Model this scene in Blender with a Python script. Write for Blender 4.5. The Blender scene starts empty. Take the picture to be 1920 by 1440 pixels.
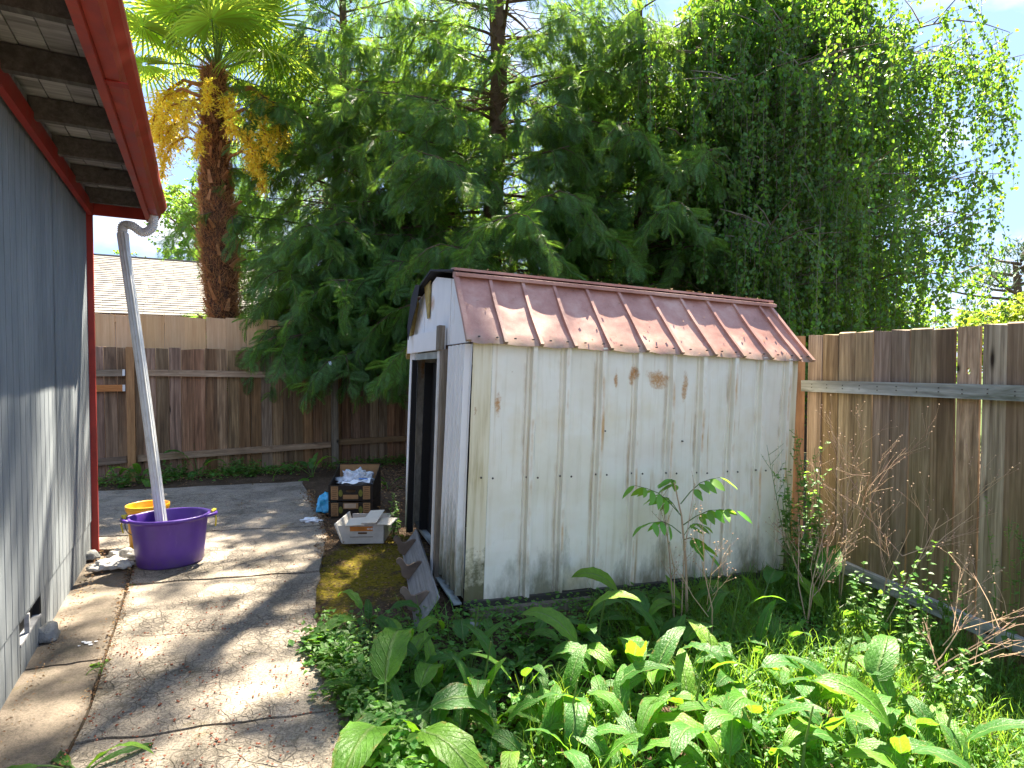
import bpy, bmesh, math, random
import numpy as np
from mathutils import Vector, Matrix, Euler, noise as mnoise
R = math.radians
random.seed(7)
rng = np.random.default_rng(11)
scene = bpy.context.scene
col = scene.collection

# ------------------------------------------------------------------ camera
CAM_H = 1.5
PITCH = R(1.56)
FPX = 1100.0
cd = bpy.data.cameras.new("camera")
cd.sensor_width = 36.0
cd.lens = FPX / 1920.0 * 36.0
cd.clip_start = 0.05
cd.clip_end = 600.0
cam = bpy.data.objects.new("camera", cd)
col.objects.link(cam)
cam.location = (0, 0, CAM_H)
cam.rotation_euler = (R(90) - PITCH, 0, 0)
scene.camera = cam

# ------------------------------------------------------------------ world, sun, exposure
SUN = Vector((0.09, 0.50, 0.86)).normalized()
world = bpy.data.worlds.new("World")
scene.world = world
world.use_nodes = True
wn = world.node_tree
wn.nodes.clear()
sky = wn.nodes.new("ShaderNodeTexSky")
sky.sky_type = 'NISHITA'
sky.sun_disc = False
sky.sun_elevation = math.asin(SUN.z)
sky.sun_rotation = math.atan2(SUN.x, SUN.y)
sky.air_density = 1.0
sky.dust_density = 0.0
sky.ozone_density = 2.2
tc = wn.nodes.new("ShaderNodeTexCoord")
mp = wn.nodes.new("ShaderNodeMapping")
mp.inputs['Rotation'].default_value = (0, R(-14), R(-50))
mp.inputs['Scale'].default_value = (2.2, 9.0, 9.0)
mp.inputs['Location'].default_value = (3.1, 0.55, 0.2)
nz = wn.nodes.new("ShaderNodeTexNoise")
nz.inputs['Scale'].default_value = 1.0
nz.inputs['Detail'].default_value = 7.0
nz.inputs['Roughness'].default_value = 0.55
cr = wn.nodes.new("ShaderNodeValToRGB")
cr.color_ramp.elements[0].position = 0.50
cr.color_ramp.elements[1].position = 0.72
mxw = wn.nodes.new("ShaderNodeMixRGB")
mxw.inputs['Color2'].default_value = (1.35, 1.4, 1.5, 1)
bg = wn.nodes.new("ShaderNodeBackground")
bg.inputs['Strength'].default_value = 0.135
wo = wn.nodes.new("ShaderNodeOutputWorld")
L = wn.links.new
L(tc.outputs['Generated'], mp.inputs['Vector'])
L(mp.outputs['Vector'], nz.inputs['Vector'])
L(nz.outputs['Fac'], cr.inputs['Fac'])
L(cr.outputs['Color'], mxw.inputs['Fac'])
hs = wn.nodes.new("ShaderNodeHueSaturation")
hs.inputs['Saturation'].default_value = 1.08
hs.inputs['Hue'].default_value = .505
hs.inputs['Value'].default_value = .95
L(sky.outputs['Color'], hs.inputs['Color'])
fl = wn.nodes.new("ShaderNodeMixRGB")
fl.inputs['Fac'].default_value = .95
fl.inputs['Color2'].default_value = (.52, .76, 1.26, 1)
L(hs.outputs['Color'], fl.inputs['Color1'])
L(fl.outputs['Color'], mxw.inputs['Color1'])
L(mxw.outputs['Color'], bg.inputs['Color'])
L(bg.outputs['Background'], wo.inputs['Surface'])

sd = bpy.data.lights.new("sun", 'SUN')
sd.energy = 4.3
sd.angle = R(0.53)
sd.color = (1.0, 0.91, 0.74)
sun = bpy.data.objects.new("sun", sd)
col.objects.link(sun)
sun.rotation_euler = (-SUN).to_track_quat('-Z', 'Y').to_euler()
sun.location = SUN * 30

scene.view_settings.view_transform = 'Standard'
scene.view_settings.look = 'None'
scene.view_settings.gamma = 1.0
scene.view_settings.use_curve_mapping = False
scene.view_settings.exposure = 3.08
scene.cycles.max_bounces = 8
scene.cycles.diffuse_bounces = 4
scene.cycles.transmission_bounces = 6
scene.cycles.transparent_max_bounces = 8

# ------------------------------------------------------------------ pixel helpers (photo pixels, 1920 wide)
def ray(px, py):
    a = (px - 960) / FPX
    b = (720 - py) / FPX
    c, s = math.cos(PITCH), math.sin(PITCH)
    return Vector((a, c + b * s, -s + b * c))
def at(px, py, Y):
    d = ray(px, py)
    return Vector((0, 0, CAM_H)) + d * (Y / d.y)
def gz(x, y):
    z = -0.0893 * (x + 0.3) + 0.094 * (min(y, 7) - 3.5)
    z = min(0.0, z)
    k = max(0.0, min(1.0, (x + 1.1) / 0.8))
    return max(-0.42, z * k)
def G(px, py, z0=None):
    d = ray(px, py)
    z = 0.0 if z0 is None else z0
    for _ in range(12):
        t = (z - CAM_H) / d.z
        p = Vector((0, 0, CAM_H)) + d * t
        if z0 is not None:
            break
        z = 0.5 * z + 0.5 * gz(p.x, p.y)
    return p

# ------------------------------------------------------------------ object helpers
def thing(name, label, cat, loc=(0, 0, 0), rot=(0, 0, 0), group=None):
    o = bpy.data.objects.new(name, None)
    col.objects.link(o)
    o.location = loc
    o.rotation_euler = rot
    o.empty_display_size = 0.1
    o['label'] = label
    o['category'] = cat
    if group: o['group'] = group
    return o
def tag(o, label=None, cat=None, group=None, kind=None):
    if label: o['label'] = label
    if cat: o['category'] = cat
    if group: o['group'] = group
    if kind: o['kind'] = kind
    return o
def link(name, me, parent=None, loc=(0, 0, 0), rot=(0, 0, 0), scale=(1, 1, 1)):
    o = bpy.data.objects.new(name, me)
    col.objects.link(o)
    if parent is not None: o.parent = parent
    o.location = loc
    o.rotation_euler = rot
    o.scale = scale
    return o

class MB:
    def __init__(s):
        s.v = []; s.f = []; s.q = []; s.t = []; s.uv = []; s.n = 0; s.hasuv = False
    def add(s, v, f=None, uv=None):
        v = np.asarray(v, dtype=np.float32).reshape(-1, 3)
        if f is not None:
            for fc in f:
                s.f.append([i + s.n for i in fc])
        s.v.append(v)
        if uv is not None:
            s.uv.append(np.asarray(uv, np.float32).reshape(-1, 2)); s.hasuv = True
        else:
            s.uv.append(np.zeros((len(v), 2), np.float32))
        s.n += len(v)
        return s
    def addq(s, v, q=None, t=None, uv=None):
        b = s.n
        s.add(v, None, uv)
        if q is not None and len(q): s.q.append(np.asarray(q, np.int64) + b)
        if t is not None and len(t): s.t.append(np.asarray(t, np.int64) + b)
        return s
    def box(s, c, d, rot=None, taper=None):
        x, y, z = d[0] / 2, d[1] / 2, d[2] / 2
        v = [(-x, -y, -z), (x, -y, -z), (x, y, -z), (-x, y, -z), (-x, -y, z), (x, -y, z), (x, y, z), (-x, y, z)]
        if taper: v = [(a * (taper if cc > 0 else 1), b * (taper if cc > 0 else 1), cc) for a, b, cc in v]
        v = [Vector(p) for p in v]
        if rot is not None:
            m = rot if isinstance(rot, Matrix) else Euler(rot).to_matrix()
            v = [m @ p for p in v]
        v = [p + Vector(c) for p in v]
        s.add([tuple(p) for p in v], [(0, 3, 2, 1), (4, 5, 6, 7), (0, 1, 5, 4), (1, 2, 6, 5), (2, 3, 7, 6), (3, 0, 4, 7)])
        return s
    def hexa(s, p8):   # bottom 4 ccw, top 4 ccw
        s.add([tuple(p) for p in p8], [(0, 3, 2, 1), (4, 5, 6, 7), (0, 1, 5, 4), (1, 2, 6, 5), (2, 3, 7, 6), (3, 0, 4, 7)])
        return s
    def beam(s, a, b, w, h, up=(0, 0, 1)):
        a, b = Vector(a), Vector(b)
        d = (b - a).normalized()
        u = Vector(up)
        sd_ = d.cross(u)
        if sd_.length < 1e-4: sd_ = d.cross(Vector((0, 1, 0)))
        sd_.normalize()
        u = sd_.cross(d).normalized()
        r = lambda p, i, j: p + sd_ * (i * w / 2) + u * (j * h / 2)
        s.hexa([r(a, -1, -1), r(a, 1, -1), r(b, 1, -1), r(b, -1, -1), r(a, -1, 1), r(a, 1, 1), r(b, 1, 1), r(b, -1, 1)])
        return s
    def tube(s, pts, rad, k=8, cap=True, squash=None):
        pts = [Vector(p) for p in pts]
        n = len(pts)
        if not hasattr(rad, '__len__'): rad = [rad] * n
        vs = []; fs = []
        prev = None
        for i, p in enumerate(pts):
            d = (pts[min(i + 1, n - 1)] - pts[max(i - 1, 0)])
            if d.length < 1e-9: d = Vector((0, 0, 1))
            d.normalize()
            if prev is None:
                a = Vector((0, 0, 1)) if abs(d.z) < 0.9 else Vector((1, 0, 0))
                x = d.cross(a).normalized()
            else:
                x = prev - d * prev.dot(d)
                if x.length < 1e-6: x = d.cross(Vector((0, 0, 1)))
                x.normalize()
            prev = x
            y = d.cross(x)
            for j in range(k):
                an = 2 * math.pi * j / k
                vs.append(tuple(p + x * (math.cos(an) * rad[i]) + y * (math.sin(an) * rad[i] * (squash or 1))))
        for i in range(n - 1):
            for j in range(k):
                a = i * k + j; b = i * k + (j + 1) % k
                fs.append((a, b, b + k, a + k))
        if cap:
            fs.append(tuple(range(k - 1, -1, -1)))
            fs.append(tuple((n - 1) * k + j for j in range(k)))
        s.add(vs, fs)
        return s
    def lathe(s, prof, k=32, sx=1, sy=1, c=(0, 0, 0)):
        vs = []; fs = []
        for r, z in prof:
            for j in range(k):
                a = 2 * math.pi * j / k
                vs.append((c[0] + r * math.cos(a) * sx, c[1] + r * math.sin(a) * sy, c[2] + z))
        for i in range(len(prof) - 1):
            for j in range(k):
                a = i * k + j; b = i * k + (j + 1) % k
                fs.append((a, b, b + k, a + k))
        s.add(vs, fs)
        return s
    def prism(s, poly, h0, h1, axis='z'):
        n = len(poly)
        if axis == 'z': f = lambda p, h: (p[0], p[1], h)
        elif axis == 'y': f = lambda p, h: (p[0], h, p[1])
        else: f = lambda p, h: (h, p[0], p[1])
        vs = [f(p, h0) for p in poly] + [f(p, h1) for p in poly]
        fs = [tuple(range(n - 1, -1, -1)), tuple(range(n, 2 * n))]
        for i in range(n):
            j = (i + 1) % n
            fs.append((i, j, n + j, n + i))
        s.add(vs, fs)
        return s
    def xform(s, M):
        for i, v in enumerate(s.v):
            a = np.array(M.to_3x3(), np.float32)
            s.v[i] = v @ a.T + np.array(M.to_translation(), np.float32)
        return s
    def mesh(s, name, mat=None, smooth=False, fixn=False):
        V = np.concatenate(s.v) if s.v else np.zeros((0, 3), np.float32)
        me = bpy.data.meshes.new(name)
        nq = sum(len(a) for a in s.q); nt = sum(len(a) for a in s.t)
        parts = []; tot = []
        if s.f:
            parts.append(np.array([i for f in s.f for i in f], np.int64)); tot.append(np.array([len(f) for f in s.f], np.int64))
        if nq:
            parts.append(np.concatenate(s.q).ravel()); tot.append(np.full(nq, 4))
        if nt:
            parts.append(np.concatenate(s.t).ravel()); tot.append(np.full(nt, 3))
        li = np.concatenate(parts).astype(np.int32); tot = np.concatenate(tot).astype(np.int32)
        me.vertices.add(len(V)); me.vertices.foreach_set('co', V.ravel())
        me.loops.add(len(li)); me.loops.foreach_set('vertex_index', li)
        me.polygons.add(len(tot))
        st = np.concatenate([[0], np.cumsum(tot)[:-1]]).astype(np.int32)
        me.polygons.foreach_set('loop_start', st)
        me.polygons.foreach_set('loop_total', tot)
        if s.hasuv:
            UV = np.concatenate(s.uv)
            l = me.uv_layers.new(name='UVMap')
            l.data.foreach_set('uv', UV[li].ravel())
        me.update(calc_edges=True)
        me.validate()
        if fixn:
            bm = bmesh.new(); bm.from_mesh(me); bmesh.ops.recalc_face_normals(bm, faces=bm.faces); bm.to_mesh(me); bm.free()
        me.polygons.foreach_set('use_smooth', np.full(len(me.polygons), bool(smooth)))
        if mat: me.materials.append(mat)
        return me
    def build(s, name, mat, parent=None, smooth=False, kind=None, label=None, fixn=False, **kw):
        """vertices are in the parent's local space"""
        o = link(name, s.mesh(name, mat, smooth, fixn), parent, **kw)
        if kind: o['kind'] = kind
        if label: o['label'] = label
        return o
    def shift(s, c):
        c = np.array(c, np.float32)
        s.v = [v - c for v in s.v]
        return s

def frames(d, up=(0, 0, 1), roll=None):
    """(n,3) directions -> (n,3,3) with columns x=d, y=side, z=normal"""
    d = d / (np.linalg.norm(d, axis=1, keepdims=True) + 1e-9)
    up = np.broadcast_to(np.asarray(up, float), d.shape)
    y = np.cross(up, d)
    l = np.linalg.norm(y, axis=1, keepdims=True)
    y = np.where(l < 1e-3, np.array([0, 1, 0.0]), y / (l + 1e-9))
    z = np.cross(d, y)
    if roll is not None:
        c = np.cos(roll)[:, None]; s_ = np.sin(roll)[:, None]
        y, z = y * c + z * s_, z * c - y * s_
    return np.stack([d, y, z], axis=2)
def instances(mb, tv, tq, tt, F, loc, sc, uv=None):
    tv = np.asarray(tv, float); n = len(loc); k = len(tv)
    sc = np.asarray(sc, float)
    if sc.ndim == 1: sc = sc[:, None, None]
    V = np.einsum('nij,nkj->nki', F, tv[None] * sc) + loc[:, None, :]
    off = (np.arange(n) * k)[:, None, None]
    q = (np.asarray(tq)[None] + off).reshape(-1, 4) if tq is not None and len(tq) else None
    t = (np.asarray(tt)[None] + off).reshape(-1, 3) if tt is not None and len(tt) else None
    u = np.tile(np.asarray(uv), (n, 1)) if uv is not None else None
    mb.addq(V.reshape(-1, 3), q, t, u)

# ------------------------------------------------------------------ materials
class NT:
    def __init__(s, name):
        s.m = bpy.data.materials.new(name); s.m.use_nodes = True
        s.t = s.m.node_tree; s.t.nodes.clear()
        s.out = s.t.nodes.new('ShaderNodeOutputMaterial')
    def n(s, ty, ins=None, **props):
        nd = s.t.nodes.new(ty)
        for k, v in props.items(): setattr(nd, k, v)
        for k, v in (ins or {}).items(): s.set(nd.inputs[k], v)
        return nd
    def set(s, sock, v):
        if isinstance(v, bpy.types.NodeSocket): s.t.links.new(v, sock)
        elif isinstance(v, bpy.types.Node): s.t.links.new(v.outputs[0], sock)
        else:
            if hasattr(sock.default_value, '__len__') and not hasattr(v, '__len__'): v = (v,) * len(sock.default_value)
            if hasattr(sock.default_value, '__len__') and len(sock.default_value) == 4 and len(v) == 3: v = tuple(v) + (1,)
            sock.default_value = v
    def obj(s): return s.n('ShaderNodeTexCoord').outputs['Object']
    def uv(s): return s.n('ShaderNodeTexCoord').outputs['UV']
    def pos(s): return s.n('ShaderNodeNewGeometry').outputs['Position']
    def rnd(s): return s.n('ShaderNodeObjectInfo').outputs['Random']
    def island(s): return s.n('ShaderNodeNewGeometry').outputs['Random Per Island']
    def map(s, v, sc=(1, 1, 1), loc=(0, 0, 0), rot=(0, 0, 0)):
        return s.n('ShaderNodeMapping', {'Vector': v, 'Scale': sc, 'Location': loc, 'Rotation': rot}).outputs[0]
    def noise(s, v, sc=5, det=4, ro=.5, di=0):
        return s.n('ShaderNodeTexNoise', {'Vector': v, 'Scale': sc, 'Detail': det, 'Roughness': ro, 'Distortion': di}).outputs['Fac']
    def vor(s, v, sc=5, feature='F1', out='Distance', rand=1):
        return s.n('ShaderNodeTexVoronoi', {'Vector': v, 'Scale': sc, 'Randomness': rand}, feature=feature).outputs[out]
    def ramp(s, f, els, interp='LINEAR'):
        r = s.n('ShaderNodeValToRGB', {'Fac': f}); c = r.color_ramp; c.interpolation = interp
        while len(c.elements) < len(els): c.elements.new(.5)
        for e, (p, cl) in zip(c.elements, els):
            e.position = p
            e.color = (cl, cl, cl, 1) if not hasattr(cl, '__len__') else tuple(cl) + (1,)
        return r.outputs[0]
    def mix(s, f, a, b, bt='MIX'):
        return s.n('ShaderNodeMixRGB', {'Fac': f, 'Color1': a, 'Color2': b}, blend_type=bt).outputs[0]
    def m_(s, op, a, b=0.0, c=0.0, clamp=False):
        nd = s.n('ShaderNodeMath', {0: a, 1: b, 2: c}, operation=op, use_clamp=clamp); return nd.outputs[0]
    def vadd(s, a, b): return s.n('ShaderNodeVectorMath', {0: a, 1: b}, operation='ADD').outputs[0]
    def sep(s, v): return s.n('ShaderNodeSeparateXYZ', {0: v}).outputs
    def comb(s, x=0, y=0, z=0): return s.n('ShaderNodeCombineXYZ', {0: x, 1: y, 2: z}).outputs[0]
    def bump(s, h, st=.3, d=.01, nrm=None):
        i = {'Height': h, 'Strength': st, 'Distance': d}
        if nrm is not None: i['Normal'] = nrm
        return s.n('ShaderNodeBump', i).outputs[0]
    def hsv(s, c, h=.5, sa=1, v=1): return s.n('ShaderNodeHueSaturation', {'Hue': h, 'Saturation': sa, 'Value': v, 'Color': c}).outputs[0]
    def rng_(s, f, a, b, c, d): return s.n('ShaderNodeMapRange', {0: f, 1: a, 2: b, 3: c, 4: d}).outputs[0]
    def done(s, color, rough=.6, bump=None, spec=.5, metal=0, trans=None, tfac=.35, extra=None):
        p = s.n('ShaderNodeBsdfPrincipled', {'Base Color': color, 'Roughness': rough, 'Metallic': metal, 'Specular IOR Level': spec})
        if bump is not None: s.set(p.inputs['Normal'], bump)
        if extra:
            for k, v in extra.items(): s.set(p.inputs[k], v)
        o = p.outputs[0]
        if trans is not None:
            tr = s.n('ShaderNodeBsdfTranslucent', {'Color': trans})
            if bump is not None: s.set(tr.inputs['Normal'], bump)
            o = s.n('ShaderNodeMixShader', {0: tfac, 1: o, 2: tr.outputs[0]}).outputs[0]
        s.t.links.new(o, s.out.inputs['Surface'])
        return s.m

def objoff(T, k=37.0):
    r = T.rnd()
    return T.vadd(T.obj(), T.comb(T.m_('MULTIPLY', r, k), T.m_('MULTIPLY', r, k * 2.3), T.m_('MULTIPLY', r, k * 1.7)))

def wood(name, cols, stain=(.03, .02, .012), stain_amt=.8, knots=True, algae=None, axis='z', fine=1.0, rough=.85, var=.35):
    T = NT(name); o = objoff(T)
    sc = {'z': (1, 1, .055), 'x': (.055, 1, 1), 'y': (1, .055, 1)}[axis]
    v = T.map(o, sc)
    wob = T.noise(T.map(o, tuple(.5 if a == 1 else .35 for a in sc)), 4, 2)
    vv = T.vadd(v, T.comb(T.m_('MULTIPLY', wob, .05), 0, 0))
    g1 = T.noise(vv, 55 * fine, 6, .62, .4)
    g2 = T.noise(vv, 14 * fine, 4, .6, .8)
    g = T.m_('ADD', T.m_('MULTIPLY', g1, .55), T.m_('MULTIPLY', g2, .45))
    c = T.ramp(g, [(.30, cols[0]), (.48, cols[1]), (.62, cols[2]), (.75, cols[-1])])
    hv = min(1, var / .3)
    val = T.rng_(T.rnd(), 0, 1, 1 - var, 1 + var)
    hue = T.rng_(T.m_('FRACT', T.m_('MULTIPLY', T.rnd(), 7.13)), 0, 1, .5 - .015 * hv, .5 + .012 * hv)
    c = T.hsv(c, hue, T.rng_(T.m_('FRACT', T.m_('MULTIPLY', T.rnd(), 3.7)), 0, 1, 1 - .22 * hv, 1 + .2 * hv), val)
    scs = tuple(.16 if a != 1 else 1 for a in sc)
    sm = T.ramp(T.noise(T.map(o, scs), 9, 4, .6, .5), [(.52, 0), (.66, 1)])
    c = T.mix(T.m_('MULTIPLY', sm, stain_amt), c, stain, 'MIX')
    dirt = T.ramp(T.noise(T.map(o, tuple(.4 if a != 1 else 1 for a in sc)), 30, 3), [(.35, 0), (.7, 1)])
    c = T.mix(T.m_('MULTIPLY', dirt, .25), c, cols[0])
    if algae is not None:
        zz = T.sep(T.pos())[2]
        lo = T.rng_(zz, algae[1], algae[2], 1, 0)
        am = T.m_('MULTIPLY', lo, T.ramp(T.noise(T.map(o, scs), 12, 4), [(.3, .25), (.65, 1)]), clamp=True)
        c = T.mix(T.m_('MULTIPLY', am, algae[3]), c, algae[0])
    h = g1
    if knots:
        ks = {'z': (7, 5, 3.4), 'x': (3.4, 5, 7), 'y': (5, 3.4, 7)}[axis]
        kv = T.map(o, ks)
        kd = T.n('ShaderNodeTexVoronoi', {'Vector': kv, 'Scale': 1, 'Randomness': 1})
        keep = T.m_('GREATER_THAN', T.sep(kd.outputs['Color'])[0], .55)
        kn = T.m_('MULTIPLY', T.ramp(kd.outputs['Distance'], [(.05, 1), (.11, .35), (.16, 0)]), keep)
        c = T.mix(kn, c, tuple(a * .35 for a in stain))
        h = T.m_('SUBTRACT', h, T.m_('MULTIPLY', kn, .6))
    return T.done(c, rough, T.bump(h, .55, .006), .25)

def leafmat(name, base, trans, tfac=.4, rough=.5, nscale=.8, var=.5, island=True, spec=.4):
    T = NT(name)
    p = T.pos()
    n = T.noise(p, nscale, 3)
    r = T.island() if island else T.rnd()
    v = T.m_('ADD', T.m_('MULTIPLY', n, .6), T.m_('MULTIPLY', r, .4))
    val = T.rng_(v, .2, .8, 1 - var, 1 + var)
    hue = T.rng_(r, 0, 1, .485, .52)
    c = T.hsv(base, hue, 1.0, val); t = T.hsv(trans, hue, 1.0, val)
    return T.done(c, rough, None, spec, 0, t, tfac)

def flat(name, c, rough=.6, spec=.5, metal=0, nvar=.15, nsc=12, bump=.1, bd=.003):
    T = NT(name); o = T.obj()
    n = T.noise(o, nsc, 5, .6)
    cc = T.hsv(c, .5, 1, T.rng_(n, .25, .75, 1 - nvar, 1 + nvar))
    rr = T.rng_(n, .3, .7, rough * .85, min(1, rough * 1.15))
    return T.done(cc, rr, T.bump(T.noise(o, nsc * 5, 3), bump, bd), spec, metal)
# ------------------------------------------------------------------ material library
M = {}
M['wood_rear'] = wood('weathered_brown_wood', [(.065, .038, .02), (.22, .13, .07), (.37, .235, .135), (.47, .32, .195)], stain=(.035, .022, .014), stain_amt=.6, algae=((.10, .105, .03), .1, 1.9, .0))
M['wood_rear_rail'] = wood('weathered_rail_wood', [(.11, .07, .04), (.25, .165, .10), (.38, .26, .165), (.46, .34, .22)], axis='x', stain_amt=.35)
M['wood_right'] = wood('weathered_grey_green_wood', [(.075, .05, .03), (.27, .195, .12), (.46, .35, .23), (.60, .49, .34)], stain=(.06, .035, .02), stain_amt=.62, algae=((.17, .15, .045), -.2, 1.3, .6))
M['wood_right_top'] = M['wood_right']
M['wood_right_rail'] = wood('grey_lichen_rail_wood', [(.12, .12, .10), (.27, .28, .26), (.40, .42, .40), (.52, .54, .52)], axis='x', stain=(.05, .055, .025), stain_amt=.75, var=.1, fine=.7)
M['wood_new'] = wood('pale_new_cedar_wood', [(.50, .27, .12), (.66, .40, .20), (.72, .46, .25), (.80, .54, .31)], stain=(.42, .18, .07), stain_amt=.25, rough=.7, var=.06)
M['wood_orange'] = wood('orange_brown_post_wood', [(.20, .09, .03), (.34, .165, .06), (.44, .22, .085), (.52, .29, .12)], stain=(.12, .05, .02), stain_amt=.3, var=.1)
M['wood_orange_x'] = wood('orange_brown_rail_wood', [(.24, .10, .03), (.42, .18, .06), (.5, .23, .085), (.55, .28, .12)], axis='x', stain=(.12, .05, .02), stain_amt=.3, var=.1)
M['wood_grey_y'] = wood('grey_plank_wood', [(.11, .105, .10), (.21, .205, .20), (.29, .285, .28), (.38, .37, .36)], axis='x', stain=(.07, .065, .06), stain_amt=.35, var=.1, knots=False)
M['bracket'] = flat('brown_bracket_wood', (.17, .125, .095), .75, .3, nvar=.4)
M['post_grey'] = wood('grey_post_wood', [(.10, .085, .06), (.2, .17, .13), (.29, .25, .2), (.36, .32, .26)], stain_amt=.3, var=.1)
M['dark_beam'] = wood('dark_rafter_wood', [(.045, .042, .042), (.085, .08, .078), (.125, .12, .115), (.17, .16, .155)], axis='y', var=.2, stain_amt=.3)
M['deck'] = wood('grey_roof_board_wood', [(.17, .17, .175), (.30, .30, .31), (.42, .425, .44), (.5, .51, .52)], axis='x', var=.2, stain=(.05, .045, .04), stain_amt=.5)

def red_paint():
    T = NT('faded_red_paint'); o = T.obj()
    n = T.noise(o, 6, 6, .65, .4)
    c = T.ramp(n, [(.3, (.24, .026, .017)), (.55, (.37, .048, .028)), (.75, (.46, .09, .055))])
    m = T.ramp(T.noise(T.map(o, (.5, 3, 3)), 4, 5, .7), [(.58, 0), (.72, 1)])
    c = T.mix(T.m_('MULTIPLY', m, .45), c, (.16, .11, .035))
    return T.done(c, T.rng_(n, .3, .7, .32, .55), T.bump(T.noise(o, 30, 4), .25, .004), .5)
M['red'] = red_paint()
M['red_dark'] = flat('dark_red_trim_paint', (.30, .028, .020), .5, .4, nvar=.25, nsc=8)

def siding():
    T = NT('blue_grey_painted_siding'); o = T.obj(); p = T.pos()
    g = T.noise(T.map(o, (1, 1, .03)), 70, 5, .75)
    g2 = T.noise(T.map(o, (1, 1, .25)), 3.5, 6, .7)
    c = T.ramp(T.m_('ADD', T.m_('MULTIPLY', g, .5), T.m_('MULTIPLY', g2, .5)), [(.3, (.12, .135, .155)), (.5, (.205, .228, .25)), (.7, (.33, .352, .37))])
    d = T.m_('MULTIPLY', T.rng_(T.sep(p)[2], 0, .5, 1, 0), T.noise(o, 9, 4), clamp=True)
    c = T.mix(T.m_('MULTIPLY', d, .5), c, (.09, .085, .07))
    return T.done(c, .72, T.bump(g, .6, .006), .3)
M['siding'] = siding()

def shed_white():
    T = NT('chalky_white_painted_steel'); o = T.obj(); x, y, z = T.sep(o)
    big = T.noise(o, 2.2, 4, .6)
    c = T.ramp(big, [(.3, (.74, .68, .55)), (.55, (.82, .78, .67)), (.75, (.74, .65, .48))])
    # vertical run-off
    run = T.noise(T.map(o, (1, 1, .045)), 22, 5, .65)
    c = T.mix(T.m_('MULTIPLY', T.ramp(run, [(.52, 0), (.72, 1)]), .34), c, (.50, .43, .26))
    # yellow dirt lines
    run2 = T.noise(T.map(o, (1, 1, .02), (3.3, 0, 0)), 34, 3, .5)
    run2 = T.m_('MULTIPLY', T.ramp(run2, [(.60, 0), (.72, 1)]), T.ramp(T.noise(T.map(o, (.9, .9, .9)), 2.7, 3), [(.42, 0), (.6, 1)]))
    c = T.mix(T.m_('MULTIPLY', run2, .7), c, (.42, .24, .07))
    uu, vv_, _w = T.sep(T.uv()); rr_ = T.rnd()
    def line(c0, w, lo, hi):
        d = T.m_('ABSOLUTE', T.m_('SUBTRACT', uu, c0))
        d = T.m_('ADD', d, T.m_('MULTIPLY', T.m_('SUBTRACT', T.noise(T.map(o, (3, 3, 1.2)), 6, 5, .7), .5), .02))
        n_ = T.noise(T.vadd(T.map(o, (1, 1, .55)), T.comb(T.m_('MULTIPLY', rr_, 9), 0, 0)), 4, 4, .65)
        return T.m_('MULTIPLY', T.rng_(d, 0, w, 1, 0), T.ramp(n_, [(lo, 0), (hi, 1)]), clamp=True)
    c = T.mix(T.m_('MULTIPLY', line(.076, .016, .46, .66), .7), c, (.34, .20, .07))
    c = T.mix(T.m_('MULTIPLY', line(.024, .015, .48, .62), .85), c, (.50, .25, .045))
    c = T.mix(T.m_('MULTIPLY', line(.002, .007, .30, .5), .6), c, (.16, .13, .09))
    # rust blooms under the eave
    def spot(cx, cz, rx, rz):
        xx = T.m_('ADD', x, T.m_('MULTIPLY', T.m_('SUBTRACT', T.noise(o, 7, 3), .5), rx * 1.6)); zz_ = T.m_('ADD', z, T.m_('MULTIPLY', T.m_('SUBTRACT', T.noise(T.map(o, loc=(4, 4, 4)), 11, 3), .5), rz * 2.2))
        d = T.m_('ADD', T.m_('POWER', T.m_('DIVIDE', T.m_('SUBTRACT', xx, cx), rx), 2), T.m_('POWER', T.m_('DIVIDE', T.m_('SUBTRACT', zz_, cz), rz), 2))
        return T.rng_(d, 0, 1, 1, 0)
    s = spot(1.33, 1.48, .10, .07)
    for a in ((1.13, 1.50, .04, .07), (1.0, 1.46, .02, .09), (.17, 1.28, .025, .09), (1.56, 1.42, .03, .12), (.09, 1.5, .03, .1)):
        s = T.m_('MAXIMUM', s, spot(*a))
    ng = T.noise(o, 60, 6, .75)
    rm = T.ramp(T.m_('ADD', T.m_('MULTIPLY', s, .42), T.m_('SUBTRACT', ng, .40)), [(.22, 0), (.55, .85)])
    rm = T.m_('MULTIPLY', rm, T.rng_(s, 0, .35, 0, 1), clamp=True)
    c = T.mix(T.m_('MULTIPLY', s, .35), c, (.52, .38, .2))
    c = T.mix(rm, c, (.46, .20, .04))
    fl = T.ramp(T.noise(o, 17, 5, .7), [(.72, 0), (.76, .8)])
    c = T.mix(fl, c, (.36, .19, .07))
    # mildew low down
    low = T.m_('MULTIPLY', T.rng_(z, .02, .66, 1, 0), T.rng_(T.noise(T.comb(x, 0, 0), 2.6, 2), .35, .62, .45, 1.12))
    mn = T.noise(T.map(o, (1, 1, .42), (1.7, 0, .3)), 6.5, 7, .68)
    mm = T.ramp(T.m_('ADD', T.m_('MULTIPLY', low, .56), T.m_('SUBTRACT', mn, .5)), [(.25, 0), (.56, .8)])
    c = T.mix(mm, c, T.mix(T.noise(o, 25, 3), (.055, .06, .022), (.17, .15, .06)))
    d = T.vor(T.map(o, (1.3, 1, .45)), 3.2)
    dents = T.noise(T.map(o, (1, 1, .5)), 3.5, 2)
    h = T.m_('ADD', T.m_('MULTIPLY', dents, 1.0), T.m_('MULTIPLY', ng, .02))
    return T.done(c, T.rng_(mm, 0, 1, .42, .9), T.bump(h, .35, .05), .4)
M['shed_white'] = shed_white()

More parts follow.
